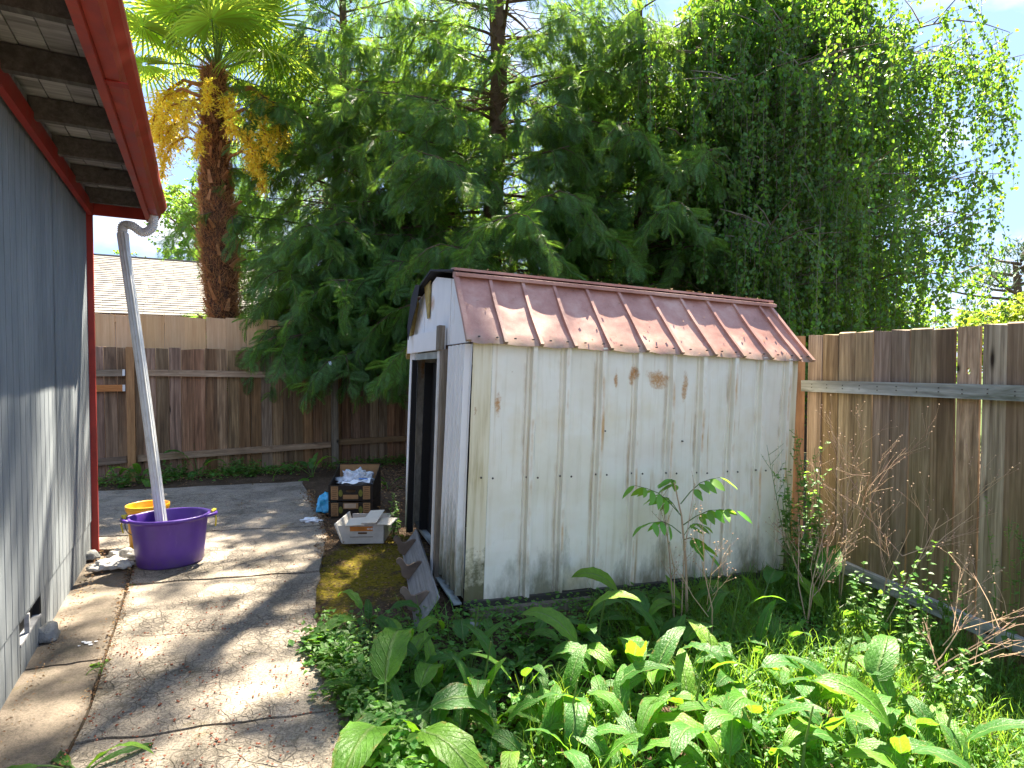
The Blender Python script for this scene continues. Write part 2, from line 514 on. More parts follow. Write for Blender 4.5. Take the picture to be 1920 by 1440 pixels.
def shed_cream():
    T = NT('yellowed_white_painted_steel'); o = T.obj(); z = T.sep(o)[2]
    n = T.noise(T.map(o, (1, 1, .06)), 30, 5, .6)
    c = T.ramp(n, [(.3, (.50, .42, .25)), (.5, (.70, .62, .43)), (.7, (.78, .72, .56))])
    fl = T.ramp(T.noise(T.map(o, (1, 1, .5)), 14, 5, .7), [(.64, 0), (.70, .8)])
    c = T.mix(fl, c, (.36, .15, .04))
    mm = T.ramp(T.m_('ADD', T.m_('MULTIPLY', T.rng_(z, .02, .6, 1, 0), .6), T.m_('SUBTRACT', T.noise(o, 9, 6, .7), .5)), [(.22, 0), (.45, .9)])
    c = T.mix(mm, c, (.09, .085, .03))
    return T.done(c, .6, T.bump(n, .1, .01), .35)
M['shed_cream'] = shed_cream()

def shed_gable():
    T = NT('white_painted_board'); o = T.obj()
    n = T.noise(T.map(o, (1, 1, .4)), 8, 6, .6)
    c = T.ramp(n, [(.3, (.76, .77, .77)), (.6, (.82, .83, .83)), (.8, (.62, .57, .48))])
    x, y, z = T.sep(o)
    d = T.m_('ADD', T.m_('POWER', T.m_('DIVIDE', T.m_('SUBTRACT', y, 1.07), .10), 2), T.m_('POWER', T.m_('DIVIDE', T.m_('SUBTRACT', z, 2.0), .07), 2))
    r = T.m_('MULTIPLY', T.rng_(d, 0, 1, 1, 0), T.ramp(T.noise(o, 30, 5), [(.3, .4), (.6, 1)]))
    c = T.mix(T.m_('MULTIPLY', r, .8), c, (.45, .2, .05))
    mm = T.ramp(T.m_('ADD', T.m_('MULTIPLY', T.rng_(z, .02, .9, 1, 0), .6), T.m_('SUBTRACT', T.noise(T.map(o, (1, 1, .3)), 9, 6, .7), .5)), [(.18, 0), (.5, .85)])
    c = T.mix(mm, c, (.17, .16, .07))
    return T.done(c, .6, T.bump(n, .2, .01), .3)
M['shed_gable'] = shed_gable()

def shed_roof():
    T = NT('faded_oxide_red_roof_paint'); o = T.obj(); x, y, z = T.sep(o)
    n = T.noise(o, 3.5, 6, .65); f = T.noise(o, 90, 3, .7)
    c = T.ramp(n, [(.3, (.27, .12, .085)), (.5, (.40, .20, .150)), (.7, (.52, .34, .265))])
    c = T.mix(T.m_('MULTIPLY', T.ramp(f, [(.5, 0), (.75, 1)]), .3), c, (.45, .33, .27))
    low = T.rng_(z, 1.60, 1.76, 1, 0)
    g = T.ramp(T.m_('ADD', T.m_('MULTIPLY', low, .6), T.m_('SUBTRACT', T.noise(T.map(o, (1, 1, .6)), 10, 6, .7), .5)), [(.12, 0), (.42, .85)])
    c = T.mix(T.m_('MULTIPLY', g, .8), c, (.24, .19, .12))
    fl = T.ramp(T.noise(o, 30, 4, .7), [(.70, 0), (.74, .7)])
    c = T.mix(fl, c, (.17, .07, .04))
    return T.done(c, .5, T.bump(T.m_('ADD', T.m_('MULTIPLY', T.noise(o, 5, 2), 1), T.m_('MULTIPLY', f, .05)), .3, .03), .45)
M['shed_roof'] = shed_roof()
M['tar'] = flat('torn_tar_paper', (.035, .037, .045), .85, .2, nvar=.4)
M['mossy_wood'] = flat('mossy_yellow_wood', (.34, .26, .09), .85, .2, nvar=.5, nsc=20)
M['black'] = flat('black_rubber_and_shade', (.012, .012, .013), .6, .3)  # rubber seal, plus black standing in for shade inside the shed
M['dark_panel'] = flat('dark_grey_door_panel', (.03, .03, .032), .55, .4, nvar=.3)
M['screw'] = flat('rusty_screw_metal', (.06, .055, .05), .5, .5, metal=.3)
M['floor_sheet'] = flat('dirty_shed_floor_sheet', (.30, .34, .33), .6, .4, nvar=.5, nsc=6)
def wmetal():
    T = NT('white_painted_aluminium'); o = T.obj()
    n = T.noise(o, 9, 5, .65); f = T.ramp(T.noise(T.map(o, (1, 1, .3)), 30, 5, .7), [(.56, 0), (.70, 1)])
    c = T.hsv((.70, .70, .68), .5, 1, T.rng_(n, .3, .7, .85, 1.08))
    c = T.mix(T.m_('MULTIPLY', f, .45), c, (.33, .29, .22))
    return T.done(c, .5, T.bump(n, .1, .004), .4)
M['white_metal'] = wmetal()
def tubmat():
    T = NT('scuffed_purple_plastic'); o = T.obj()
    z = T.sep(o)[2]
    n = T.noise(o, 4, 5, .6); sc = T.ramp(T.noise(T.map(o, (1, 1, .12)), 26, 5, .75), [(.60, 0), (.72, 1)])
    c = T.hsv((.085, .030, .27), .5, 1, T.rng_(n, .3, .7, .75, 1.2))
    c = T.mix(T.m_('MULTIPLY', sc, .35), c, (.22, .16, .36))
    d = T.m_('MULTIPLY', T.rng_(z, 0, .13, 1, 0), T.ramp(T.noise(o, 14, 5, .7), [(.35, 0), (.65, 1)]), clamp=True)
    c = T.mix(T.m_('MULTIPLY', d, .6), c, (.14, .11, .08))
    return T.done(c, T.rng_(n, .3, .7, .3, .5), T.bump(n, .2, .01), .5)
M['purple'] = tubmat()
M['yellow_plastic'] = flat('yellow_bucket_plastic', (.85, .42, .012), .4, .5, nvar=.12)
M['yellow_rope'] = flat('yellow_rope', (.6, .5, .05), .7, .3)
M['rag'] = flat('dirty_white_cloth', (.50, .48, .45), .9, .1, nvar=.35, nsc=30, bump=.4, bd=.01)
M['rock'] = flat('grey_rock', (.22, .22, .21), .85, .3, nvar=.4, nsc=20, bump=.5, bd=.01)
M['card_black'] = flat('black_printed_cardboard', (.018, .014, .011), .6, .35, nvar=.3)
M['card_brown'] = flat('brown_cardboard', (.36, .21, .10), .8, .2, nvar=.2, nsc=20)
M['card_pale'] = flat('pale_cardboard_label', (.55, .42, .30), .8, .2, nvar=.15)
M['card_white'] = flat('white_cardboard', (.55, .53, .50), .75, .25, nvar=.18, nsc=10)
M['card_white_lit'] = flat('sunlit_white_cardboard', (.70, .62, .52), .8, .2, nvar=.12, nsc=10)  # brighter, warmer copy of the white cardboard, sunlight put into its colour
M['card_orange'] = flat('orange_printed_cardboard', (.52, .19, .04), .7, .3, nvar=.2)
M['ink'] = flat('brown_printing_ink', (.12, .06, .03), .7, .2)
M['green_print'] = flat('green_avocado_print', (.16, .17, .03), .7, .3, nvar=.5, nsc=30)
M['plastic_bag'] = flat('clear_crumpled_plastic', (.52, .56, .62), .18, .7, nvar=.35, nsc=25, bump=.5, bd=.01)
M['blue_bag'] = flat('light_blue_plastic_bag', (.05, .40, .68), .3, .6, nvar=.25, nsc=12, bump=.3, bd=.01)
M['paper'] = flat('white_paper', (.78, .80, .84), .7, .3, nvar=.08)
M['blue_print'] = flat('blue_print', (.06, .2, .55), .6, .3)
M['shingle'] = None
def shingle():
    T = NT('pale_grey_asphalt_shingle'); r = T.island(); o = T.obj()
    c = T.hsv((.20, .187, .175), .5, 1, T.rng_(r, 0, 1, .72, 1.15))
    c = T.mix(T.m_('MULTIPLY', T.noise(o, 60, 3, .7), .3), c, (.25, .22, .2))
    return T.done(c, .9, T.bump(T.noise(o, 120, 2), .3, .004), .2)
M['shingle'] = shingle()
M['beige_trim'] = flat('beige_painted_trim', (.62, .43, .24), .6, .3, nvar=.08)
M['beige_wall'] = flat('beige_painted_wall', (.45, .38, .30), .7, .3, nvar=.1)

def concrete(name, base, tone=1.0, dark=False):
    T = NT(name); p = T.pos()
    p2 = T.vadd(p, T.comb(T.m_('MULTIPLY', T.noise(p, 9, 3), .05), T.m_('MULTIPLY', T.noise(T.map(p, loc=(5, 0, 0)), 9, 3), .05), 0))
    big = T.noise(p, 1.3, 5, .6); med = T.noise(p, 7, 5, .7); fine = T.noise(p, 95, 4, .75); grit = T.noise(p, 240, 2, .8)
    c = T.ramp(T.m_('ADD', T.m_('MULTIPLY', big, .35), T.m_('MULTIPLY', med, .65)), [(.32, tuple(a * .62 for a in base)), (.5, base), (.68, tuple(a * 1.22 for a in base))])
    c = T.mix(T.m_('MULTIPLY', T.ramp(fine, [(.42, 1), (.56, 0)]), .68 if not dark else .45), c, tuple(a * .34 for a in base))
    c = T.mix(T.m_('MULTIPLY', T.ramp(grit, [(.5, 0), (.72, 1)]), .35), c, tuple(min(1, a * 1.5) for a in base))
    cr1 = T.ramp(T.vor(p2, 11, 'DISTANCE_TO_EDGE'), [(.012, 1), (.045, 0)])
    cr2 = T.ramp(T.vor(T.map(p2, loc=(3, 2, 0)), 27, 'DISTANCE_TO_EDGE'), [(.03, 1), (.10, 0)])
    mk = T.ramp(T.noise(p, 1.9, 3), [(.38, 0), (.58, 1)])
    crk = T.m_('MULTIPLY', T.m_('MAXIMUM', cr1, T.m_('MULTIPLY', cr2, .6)), mk)
    if not dark:
        c = T.mix(T.m_('MULTIPLY', crk, .5), c, (.075, .065, .055))
    st = T.ramp(T.noise(T.map(p, (1, 1, 1), (9, 4, 0)), 2.6, 8, .78), [(.51, 0), (.62, 1)])
    c = T.mix(T.m_('MULTIPLY', st, .55), c, (.085, .075, .055))
    mo = T.ramp(T.noise(T.map(p, loc=(2, 7, 0)), 3.4, 6, .75), [(.60, 0), (.69, 1)])
    c = T.mix(T.m_('MULTIPLY', mo, .5), c, (.12, .095, .03))
    h = T.m_('SUBTRACT', T.m_('ADD', T.m_('MULTIPLY', fine, .5), T.m_('MULTIPLY', med, .8)), T.m_('MULTIPLY', crk, .8 if not dark else 0))
    return T.done(c, .9, T.bump(h, 1.0, .012), .2)
M['concrete'] = concrete('weathered_crazed_concrete', (.34, .29, .235))
M['concrete_dark'] = concrete('dark_smooth_concrete', (.19, .155, .122), dark=True)

def ground_mat():
    T = NT('soil_moss_and_litter_ground'); p = T.pos(); x, y, z = T.sep(p)
    n = T.noise(p, 3.2, 6, .7); f = T.noise(p, 40, 5, .75); s = T.vor(T.map(p, (1, 1, .3)), 60)
    soil = T.ramp(T.m_('ADD', T.m_('MULTIPLY', f, .6), T.m_('MULTIPLY', n, .4)), [(.3, (.022, .015, .010)), (.5, (.075, .05, .032)), (.65, (.17, .115, .075)), (.8, (.30, .22, .15))])
    moss = T.ramp(f, [(.3, (.05, .045, .006)), (.5, (.16, .125, .012)), (.7, (.30, .22, .02))])
    # moss patch between slab and shed
    dx = T.m_('DIVIDE', T.m_('SUBTRACT', x, -1.12), .62); dy = T.m_('DIVIDE', T.m_('SUBTRACT', y, 4.35), 1.15)
    d = T.m_('ADD', T.m_('POWER', dx, 2), T.m_('POWER', dy, 2))
    mk = T.ramp(T.m_('ADD', T.rng_(d, 0, 1.3, .42, 0), T.m_('SUBTRACT', T.noise(p, 5.5, 6, .75), .5)), [(.22, 0), (.36, 1)])
    c = T.mix(mk, soil, moss)
    far = T.rng_(y, 11, 14, 0, 1)
    c = T.mix(far, c, (.06, .09, .025))
    h = T.m_('ADD', T.m_('MULTIPLY', f, 1), T.m_('MULTIPLY', s, .5))
    return T.done(c, .95, T.bump(h, .9, .02), .15)
M['ground'] = ground_mat()

M['cedar'] = leafmat('cedar_foliage', (.062, .135, .034), (.32, .52, .05), .42, .45, .9, .5, spec=.4)
M['cedar_light'] = leafmat('pale_cedar_foliage', (.075, .15, .04), (.28, .50, .05), .42, .5, .9, .4)
M['birch'] = leafmat('birch_foliage', (.065, .145, .032), (.28, .50, .03), .42, .42, .6, .5, spec=.4)
M['bright_leaf'] = leafmat('sunny_background_foliage', (.07, .16, .025), (.30, .50, .04), .45, .5, .8, .4)
M['yellow_leaf'] = leafmat('yellow_green_hedge_foliage', (.16, .24, .03), (.5, .6, .05), .4, .5, .8, .3)
M['pine'] = leafmat('distant_pine_foliage', (.04, .075, .04), (.08, .14, .05), .2, .6, .8, .3)
M['palm_leaf'] = leafmat('palm_fan_leaf', (.13, .23, .035), (.55, .70, .06), .55, .38, 1.5, .3)
M['palm_flower'] = leafmat('yellow_palm_flowers', (.92, .70, .09), (1.0, .82, .10), .4, .6, 3, .25)
M['bark'] = flat('brown_fibrous_bark', (.12, .08, .055), .9, .2, nvar=.5, nsc=10, bump=.7, bd=.03)
M['birch_bark'] = flat('grey_birch_bark', (.20, .17, .13), .85, .2, nvar=.5, nsc=8, bump=.4, bd=.02)
M['twig'] = flat('pale_twig', (.17, .12, .08), .85, .2, nvar=.3)
M['fibre'] = leafmat('palm_trunk_fibre', (.42, .20, .09), (.65, .32, .12), .35, .8, 6, .5, spec=.1)
M['palm_core'] = flat('palm_trunk_core', (.085, .045, .028), .95, .1, nvar=.5, nsc=20, bump=.8, bd=.03)
M['palm_stub'] = flat('palm_leaf_stub', (.36, .17, .07), .8, .2, nvar=.4, nsc=15)
M['palm_stem'] = leafmat('palm_leaf_stalk', (.14, .21, .05), (.3, .4, .08), .2, .45, 2, .2)
M['grass'] = leafmat('grass_blade', (.09, .19, .03), (.32, .52, .04), .42, .45, 2, .45)
M['clover'] = leafmat('small_weed_leaf', (.075, .18, .03), (.26, .48, .04), .42, .5, 3, .4)
M['weed_leaf'] = leafmat('tall_weed_leaf', (.075, .17, .035), (.28, .50, .05), .42, .45, 3, .3)
M['weed_stem'] = leafmat('green_weed_stem', (.10, .17, .04), (.2, .3, .05), .2, .5, 3, .2)
M['dry_stem'] = leafmat('dry_brown_stalk', (.50, .34, .24), (.45, .3, .18), .15, .8, 3, .35, spec=.1)
M['sapling_leaf'] = leafmat('sapling_leaflet', (.13, .30, .04), (.35, .62, .05), .45, .4, 3, .25, island=False)
M['litter'] = leafmat('dead_leaf_litter', (.20, .12, .07), (.3, .18, .08), .15, .8, 4, .6, spec=.1)
M['berry'] = flat('red_brown_fallen_cone', (.25, .075, .04), .7, .3, nvar=.4, nsc=60)
M['petal'] = flat('white_scrap', (.75, .75, .78), .6, .3)

def dock_mat():
    T = NT('broad_dock_leaf'); uv = T.uv(); u, v, _ = T.sep(uv)
    au = T.m_('ABSOLUTE', T.m_('SUBTRACT', u, .5))
    r = T.rnd()
    rib = T.ramp(au, [(.012, 1), (.04, 0)])
    ph = T.m_('ADD', T.m_('MULTIPLY', v, 62), T.m_('MULTIPLY', au, -58))
    ph = T.m_('ADD', ph, T.m_('MULTIPLY', T.noise(T.obj(), 14, 2), 4))
    w = T.m_('ADD', T.m_('MULTIPLY', T.m_('SINE', ph), .5), .5)
    vein = T.ramp(w, [(.86, 0), (1.0, .6)])
    n = T.noise(T.vadd(T.obj(), T.comb(T.m_('MULTIPLY', r, 9), 0, 0)), 10, 5, .6)
    base = T.ramp(T.m_('FRACT', T.m_('MULTIPLY', r, 5.7)), [(0, (.034, .115, .022)), (.45, (.052, .155, .024)), (.8, (.085, .210, .024)), (1, (.15, .28, .028))])
    c = T.hsv(base, .5, 1, T.rng_(n, .3, .7, .78, 1.2))
    c = T.mix(T.m_('MULTIPLY', vein, .22), c, (.12, .25, .07))
    c = T.mix(T.m_('MULTIPLY', rib, .5), c, (.22, .30, .11))
    sp = T.ramp(T.noise(T.vadd(T.obj(), T.comb(r, r, 0)), 45, 3, .6), [(.70, 0), (.74, 1)])
    c = T.mix(T.m_('MULTIPLY', sp, .6), c, (.12, .06, .02))
    ed_ = T.m_('MULTIPLY', T.ramp(au, [(.24, 0), (.30, 1)]), T.ramp(T.noise(T.vadd(T.obj(), T.comb(r, 0, r)), 12, 3), [(.5, 0), (.62, 1)]))
    c = T.mix(T.m_('MULTIPLY', ed_, .7), c, (.20, .11, .03))
    tr = T.mix(.5, (.26, .52, .015), T.hsv(c, .485, 1.1, 2.8))
    tr = T.mix(T.m_('MULTIPLY', T.m_('MAXIMUM', rib, T.m_('MULTIPLY', vein, .5)), .5), tr, (.1, .2, .02))
    h = T.m_('SUBTRACT', T.m_('MULTIPLY', T.noise(T.obj(), 28, 3), .8), T.m_('ADD', T.m_('MULTIPLY', vein, .6), rib))
    return T.done(c, .46, T.bump(h, .75, .007), .35, 0, tr, .42)
M['dock'] = dock_mat()
M['dock_stem'] = leafmat('dock_leaf_stalk', (.13, .20, .05), (.3, .4, .08), .25, .45, 3, .3)

# ------------------------------------------------------------------ ground
def axis(lo, hi, d, far, grow=1.35):
    a = list(np.arange(lo, hi + 1e-6, d)); s = d
    while a[-1] < far: s *= grow; a.append(a[-1] + s)
    s = d
    while a[0] > -far: s *= grow; a.insert(0, a[0] - s)
    return a
xs = axis(-6, 5, .08, 150); ys = axis(.2, 11, .08, 250)
def gzn(x, y):
    near = 1.0 if (-7 < x < 6 and -1 < y < 12) else 0.0
    z = gz(x, y) if near else gz(min(x, 6), max(-1, min(y, 12)))
    if near:
        z += .018 * mnoise.noise(Vector((x * 3, y * 3, 0))) + .010 * mnoise.noise(Vector((x * 9, y * 9, 2)))
        inmoss = max(0, 1 - ((x + 1.1) / .8) ** 2 - ((y - 4.3) / 1.3) ** 2)
        z += .03 * inmoss * (mnoise.noise(Vector((x * 7, y * 7, 5))) + .4)
    return z
V = [(x, y, gzn(x, y) - .012) for y in ys for x in xs]
nx = len(xs)
Q = [(j * nx + i, j * nx + i + 1, (j + 1) * nx + i + 1, (j + 1) * nx + i) for j in range(len(ys) - 1) for i in range(nx - 1)]
mb = MB(); mb.addq(V, Q)
tag(mb.build('ground', M['ground'], smooth=True), kind='structure')

# ------------------------------------------------------------------ concrete paving
WN = Vector((.883, .469, 0))           # outward normal of the grey house wall
WD = Vector((.469, -.883, 0))          # along the wall, towards the camera
WC = Vector((-3.35, 4.65, 0))          # far corner of the house
def interp(tab, y):
    tab = sorted(tab)
    return float(np.interp(y, [a for a, b in tab], [b for a, b in tab]))
jointL = [G(*p, z0=0) for p in ((256, 1045), (238, 1110), (216, 1180), (200, 1230), (180, 1300), (163, 1350), (118, 1440))]
jointL = [(p.y, p.x) for p in jointL] + [(0.6, -1.15), (-1, -.6)]
edgeR = [G(*p, z0=.02) for p in ((565, 905), (598, 955), (612, 1000), (606, 1040), (594, 1100), (590, 1160), (604, 1205), (650, 1280), (694, 1350), (735, 1440))]
edgeR = [(p.y, p.x) for p in edgeR] + [(1.0, -.05), (-1, .3)]
ztop = .03
def slab(name, rows, XL, XR, mat, parent, zt, seed, nu, nv, jag=.012):
    (l0, r0), (l1, r1) = rows      # near line (Y at left, Y at right), far line
    V = []; 
    for j in range(nv + 1):
        for i in range(nu + 1):
            s = i / nu; t = j / nv
            yn = l0 + (r0 - l0) * s + jag * 2.2 * mnoise.noise(Vector((s * 6, seed * .37, 0))) + .006
            yf = l1 + (r1 - l1) * s + jag * 2.2 * mnoise.noise(Vector((s * 6, (seed + 1) * .37, 0))) - .006
            y = yn + (yf - yn) * t
            xl = XL(y); xr = XR(y) + .02 * mnoise.noise(Vector((0, y * 5, 3)))
            x = xl + (xr - xl) * s
            z = zt + .005 * mnoise.noise(Vector((x * 2.5, y * 2.5, seed))) + .0025 * mnoise.noise(Vector((x * 11, y * 11, seed)))
            if i in (0, nu) or j in (0, nv): z -= .008
            V.append((x, y, z))
    W = nu + 1
    Q = [(j * W + i, j * W + i + 1, (j + 1) * W + i + 1, (j + 1) * W + i) for j in range(nv) for i in range(nu)]
    rim = [i for i in range(nu + 1)] + [j * W + nu for j in range(1, nv + 1)] + [nv * W + i for i in range(nu - 1, -1, -1)] + [j * W for j in range(nv - 1, 0, -1)]
    b = len(V); V += [(V[k][0], V[k][1], -.09 - .14 * (V[k][0] > -.9)) for k in rim]
    n = len(rim)
    Q += [(rim[k], b + k, b + (k + 1) % n, rim[(k + 1) % n]) for k in range(n)]
    m = MB(); m.addq(V, Q)
    return m.build(name, mat, parent, smooth=False)
pav = bpy.data.objects.new('concrete_paving', None); col.objects.link(pav); pav['kind'] = 'structure'
def gy(px, py): return G(px, py, z0=.02).y
lines = [(.2, .2), (1.35, 1.35), (gy(150, 1398), gy(668, 1325)), (gy(215, 1198), gy(590, 1168)), (gy(245, 1098), gy(597, 1072)), (gy(180, 1012), gy(612, 987)), (gy(172, 958), gy(590, 938)), (gy(172, 925), gy(565, 903))]
lines[1] = (1.45, 1.5)
def XLmain(y): return interp(jointL, y) + .008 if y < 4.72 else -5.4
for k in range(len(lines) - 1):
    a, b = lines[k], lines[k + 1]
    if k == 4:
        sl = (min(b[0], 4.71), b[1])
        slab('slab', (a, (4.70, b[1])), XLmain, lambda y: interp(edgeR, y), M['concrete'], pav, ztop + .002 * k, k + 1, 36, 18)
        continue
    if k == 5: a = (4.74, a[1])
    slab('slab', (a, b), XLmain, lambda y: interp(edgeR, y), M['concrete'], pav, ztop + .002 * (k % 3) + (.004 if k > 4 else 0), k + 1, 40, 16)
def XLwall(y):
    t = (WC.y - y) / .883
    return WC.x + .469 * t - .05
pth = bpy.data.objects.new('path', None); col.objects.link(pth); pth['kind'] = 'structure'
ys_ = [(-.5, -.5), (1.6, 1.6), (gy(60, 1255), gy(200, 1232)), (4.62, 4.62)]
for k in range(3):
    slab('slab', (ys_[k], ys_[k + 1]), XLwall, lambda y: interp(jointL, y) - .012, M['concrete_dark'], pth, ztop - .012, 20 + k, 14, 20, .004)

# ------------------------------------------------------------------ grey house on the left
house = thing('house', 'blue-grey sided house with red trim and open eaves at the left edge', 'house', WC)
house.rotation_euler = Matrix(((WN.x, -WD.x, 0), (WN.y, -WD.y, 0), (0, 0, 1))).to_euler()
# -> local x = outward (WN), local y = away from camera (-WD), z up ; the corner is the origin, the wall runs to y = -6
HZ = 2.73
def grooved(y0, y1, z0, z1, x):
    m = MB(); V = []; F = []; y = y0; prof = []
    while y < y1 - 1e-4:
        e = min(y + .1015, y1)
        prof += [(y, 0), (e - .010, 0), (e - .008, -.007), (e - .0005, -.007)]
        y = e
    for yy, d in prof: V += [(x + d, yy, z0), (x + d, yy, z1)]
    n = len(prof)
    for i in range(n - 1): F.append((2 * i, 2 * i + 2, 2 * i + 3, 2 * i + 1))
    # returns top/bottom thickness
    m.add(V, F)
    m.add([(x, y0, z0), (x, y1, z0), (x - .02, y1, z0), (x - .02, y0, z0)], [(0, 1, 2, 3)])
    return m
for i in range(5):
    y0 = -1.22 * (i + 1); y1 = -1.22 * i - .004
    grooved(y0, y1, .288, HZ, 0).build('siding_panel', M['siding'], house)
VY0, VY1 = -2.10, -1.68        # foundation vent
for (a, b) in ((-6.1, VY0), (VY1, -.002)):
    grooved(a, b, -.02, .292, -.006).build('skirt_panel', M['siding'], house)
grooved(VY0, VY1, -.02, .15, -.006).build('skirt_panel', M['siding'], house)
grooved(VY0, VY1, .268, .292, -.006).build('skirt_panel', M['siding'], house)
vt = MB()
vt.box((-.05, (VY0 + VY1) / 2, .21), (.02, VY1 - VY0, .12)); vt.box((-.03, VY0 + .005, .21), (.04, .01, .11)); vt.box((-.03, VY1 - .005, .21), (.04, .01, .11))
vent = vt.build('foundation_vent', M['black'], house)
sl = MB(); sl.box((-.022, (VY0 + VY1) / 2, .157), (.036, VY1 - VY0 - .01, .012)); sl.box((-.012, VY0 + .16, .21), (.02, .02, .10))
sl.build('sill', M['deck'], vent)
b = MB(); b.box((-1.52, -3.05, 1.4), (2.96, 6.08, 2.86)); b.build('wall_core', M['siding'], house)
b = MB(); b.box((.012, .014, 1.375), (.055, .034, 2.70)); b.build('corner_trim', M['red_dark'], house)
b = MB(); b.box((.035, -3.0, HZ + .012), (.034, 5.9, .095)); b.build('wall_plate_trim', M['red_dark'], house)
OV = .40
for i in range(11):
    y = -.20 - .56 * i
    b = MB(); b.box((OV / 2 + .01, y, HZ + .085), (OV - .03, .042, .11)); b.build('rafter', M['dark_beam'], house)
for i in range(11):
    y = -.28 - .56 * i
    b = MB(); b.box((.012, y - .20, HZ + .10), (.03, .50, .07)); b.build('blocking', M['deck'], house)
for i in range(4):
    b = MB(); b.box((.01 + .105 * i + .05, -3.05, HZ + .155 + .002 * (i % 2)), (.10, 6.3, .018)); b.build('roof_board', M['deck'], house)
b = MB(); b.box((-1.2, -3.05, HZ + .19), (3.4, 6.5, .03)); b.build('roof', M['tar'], house)
b = MB(); b.box((OV + .012, -3.0, HZ + .075), (.034, 6.26, .165)); b.build('fascia', M['red'], house)
b = MB(); b.box((OV / 2 - .02, .115, HZ + .055), (OV + .03, .03, .10)); b.build('end_board', M['red_dark'], house)
# K-style gutter along the fascia
gprof = [(OV + .031, HZ + .16), (OV + .031, HZ + .022), (OV + .085, HZ + .020), (OV + .095, HZ + .045), (OV + .100, HZ + .070), (OV + .132, HZ + .100), (OV + .140, HZ + .125), (OV + .140, HZ + .150), (OV + .128, HZ + .152), (OV + .128, HZ + .135), (OV + .120, HZ + .105), (OV + .090, HZ + .078), (OV + .083, HZ + .030), (OV + .038, HZ + .030), (OV + .038, HZ + .16)]
def gutter_piece(y0, y1, grow=0):
    m = MB(); n = 9; V = []; F = []; k = len(gprof)
    for i in range(n):
        y = y0 + (y1 - y0) * i / (n - 1)
        wz = .004 * math.sin(y * 2.1) + .002 * math.sin(y * 5)
        wx = .003 * math.sin(y * 3.3 + 1)
        for a, z in gprof:
            V.append((a + wx * (a - OV) / .14, y, z + wz))
    for i in range(n - 1):
        for j in range(k):
            a = i * k + j; c = i * k + (j + 1) % k
            F.append((a, c, c + k, a + k))
    m.add(V, F); return m
gut = gutter_piece(-6.2, .135).build('gutter', M['red'], house)
m = MB(); m.prism([(a, z) for a, z in gprof[:9]], .136, .142, 'y'); m.build('end_cap', M['red'], gut)
for yy in (-2.55,):
    m = MB(); m.box((OV + .07, yy, HZ + .0195), (.085, .05, .006)); m.build('joint_strap', M['red_dark'], gut)

# ------------------------------------------------------------------ downspout
dsp = thing('downspout', 'white ribbed downspout slanting from the red gutter into the purple tub', 'downspout', at(288, 403, 4.86))
o0 = Vector(dsp.location)
pA = at(288, 400, 4.86); pB = at(286, 425, 4.86); pC = at(268, 436, 4.84); pD = at(247, 423, 4.80); pE = at(231, 424, 4.77); pF = at(230, 445, 4.765)
ctrl = [pA, pB, pC, pD, pE, pF]
def catmull(P, n):
    out = []
    P = [2 * P[0] - P[1]] + list(P) + [2 * P[-1] - P[-2]]
    for i in range(1, len(P) - 2):
        for j in range(n):
            t = j / n
            a, b_, c, d = P[i - 1], P[i], P[i + 1], P[i + 2]
            out.append(.5 * ((2 * b_) + (-a + c) * t + (2 * a - 5 * b_ + 4 * c - d) * t * t + (-a + 3 * b_ - 3 * c + d) * t ** 3))
    out.append(P[-2]); return out
cp = catmull(ctrl, 14)
m = MB(); m.tube([p - o0 for p in cp], [.034 + (.004 if i % 2 else -.003) for i in range(len(cp))], 14)
m.build('flexible_elbow', M['white_metal'], dsp, smooth=False)
top = cp[-1]; bot = at(303, 982, 4.46)
m = MB(); d = (bot - top).normalized(); x = d.cross(Vector((0, 1, 0))).normalized(); y = d.cross(x)
prof = []
for k in range(40):
    a = 2 * math.pi * k / 40
    ca, sa = math.cos(a), math.sin(a)
    r = .0335 / max(abs(ca), abs(sa)) ** .72 * (1 + .05 * (1 if k % 4 < 2 else -1))
    prof.append((r * ca, r * sa * .85))
V = []; F = []; N = 26
for i in range(N):
    t = i / (N - 1); p = top.lerp(bot, t) + x * (.008 * math.sin(t * 3.1)) - Vector((0, 0, .03)) * (i == 0) * -1
    w = 1.08 if i == 0 else 1
    for a, c in prof: V.append(tuple(p + x * a * w + y * c * w - o0))
k = 40
for i in range(N - 1):
    for j in range(k):
        a = i * k + j; c = i * k + (j + 1) % k
        F.append((a, c, c + k, a + k))
m.add(V, F); m.build('pipe', M['white_metal'], dsp)
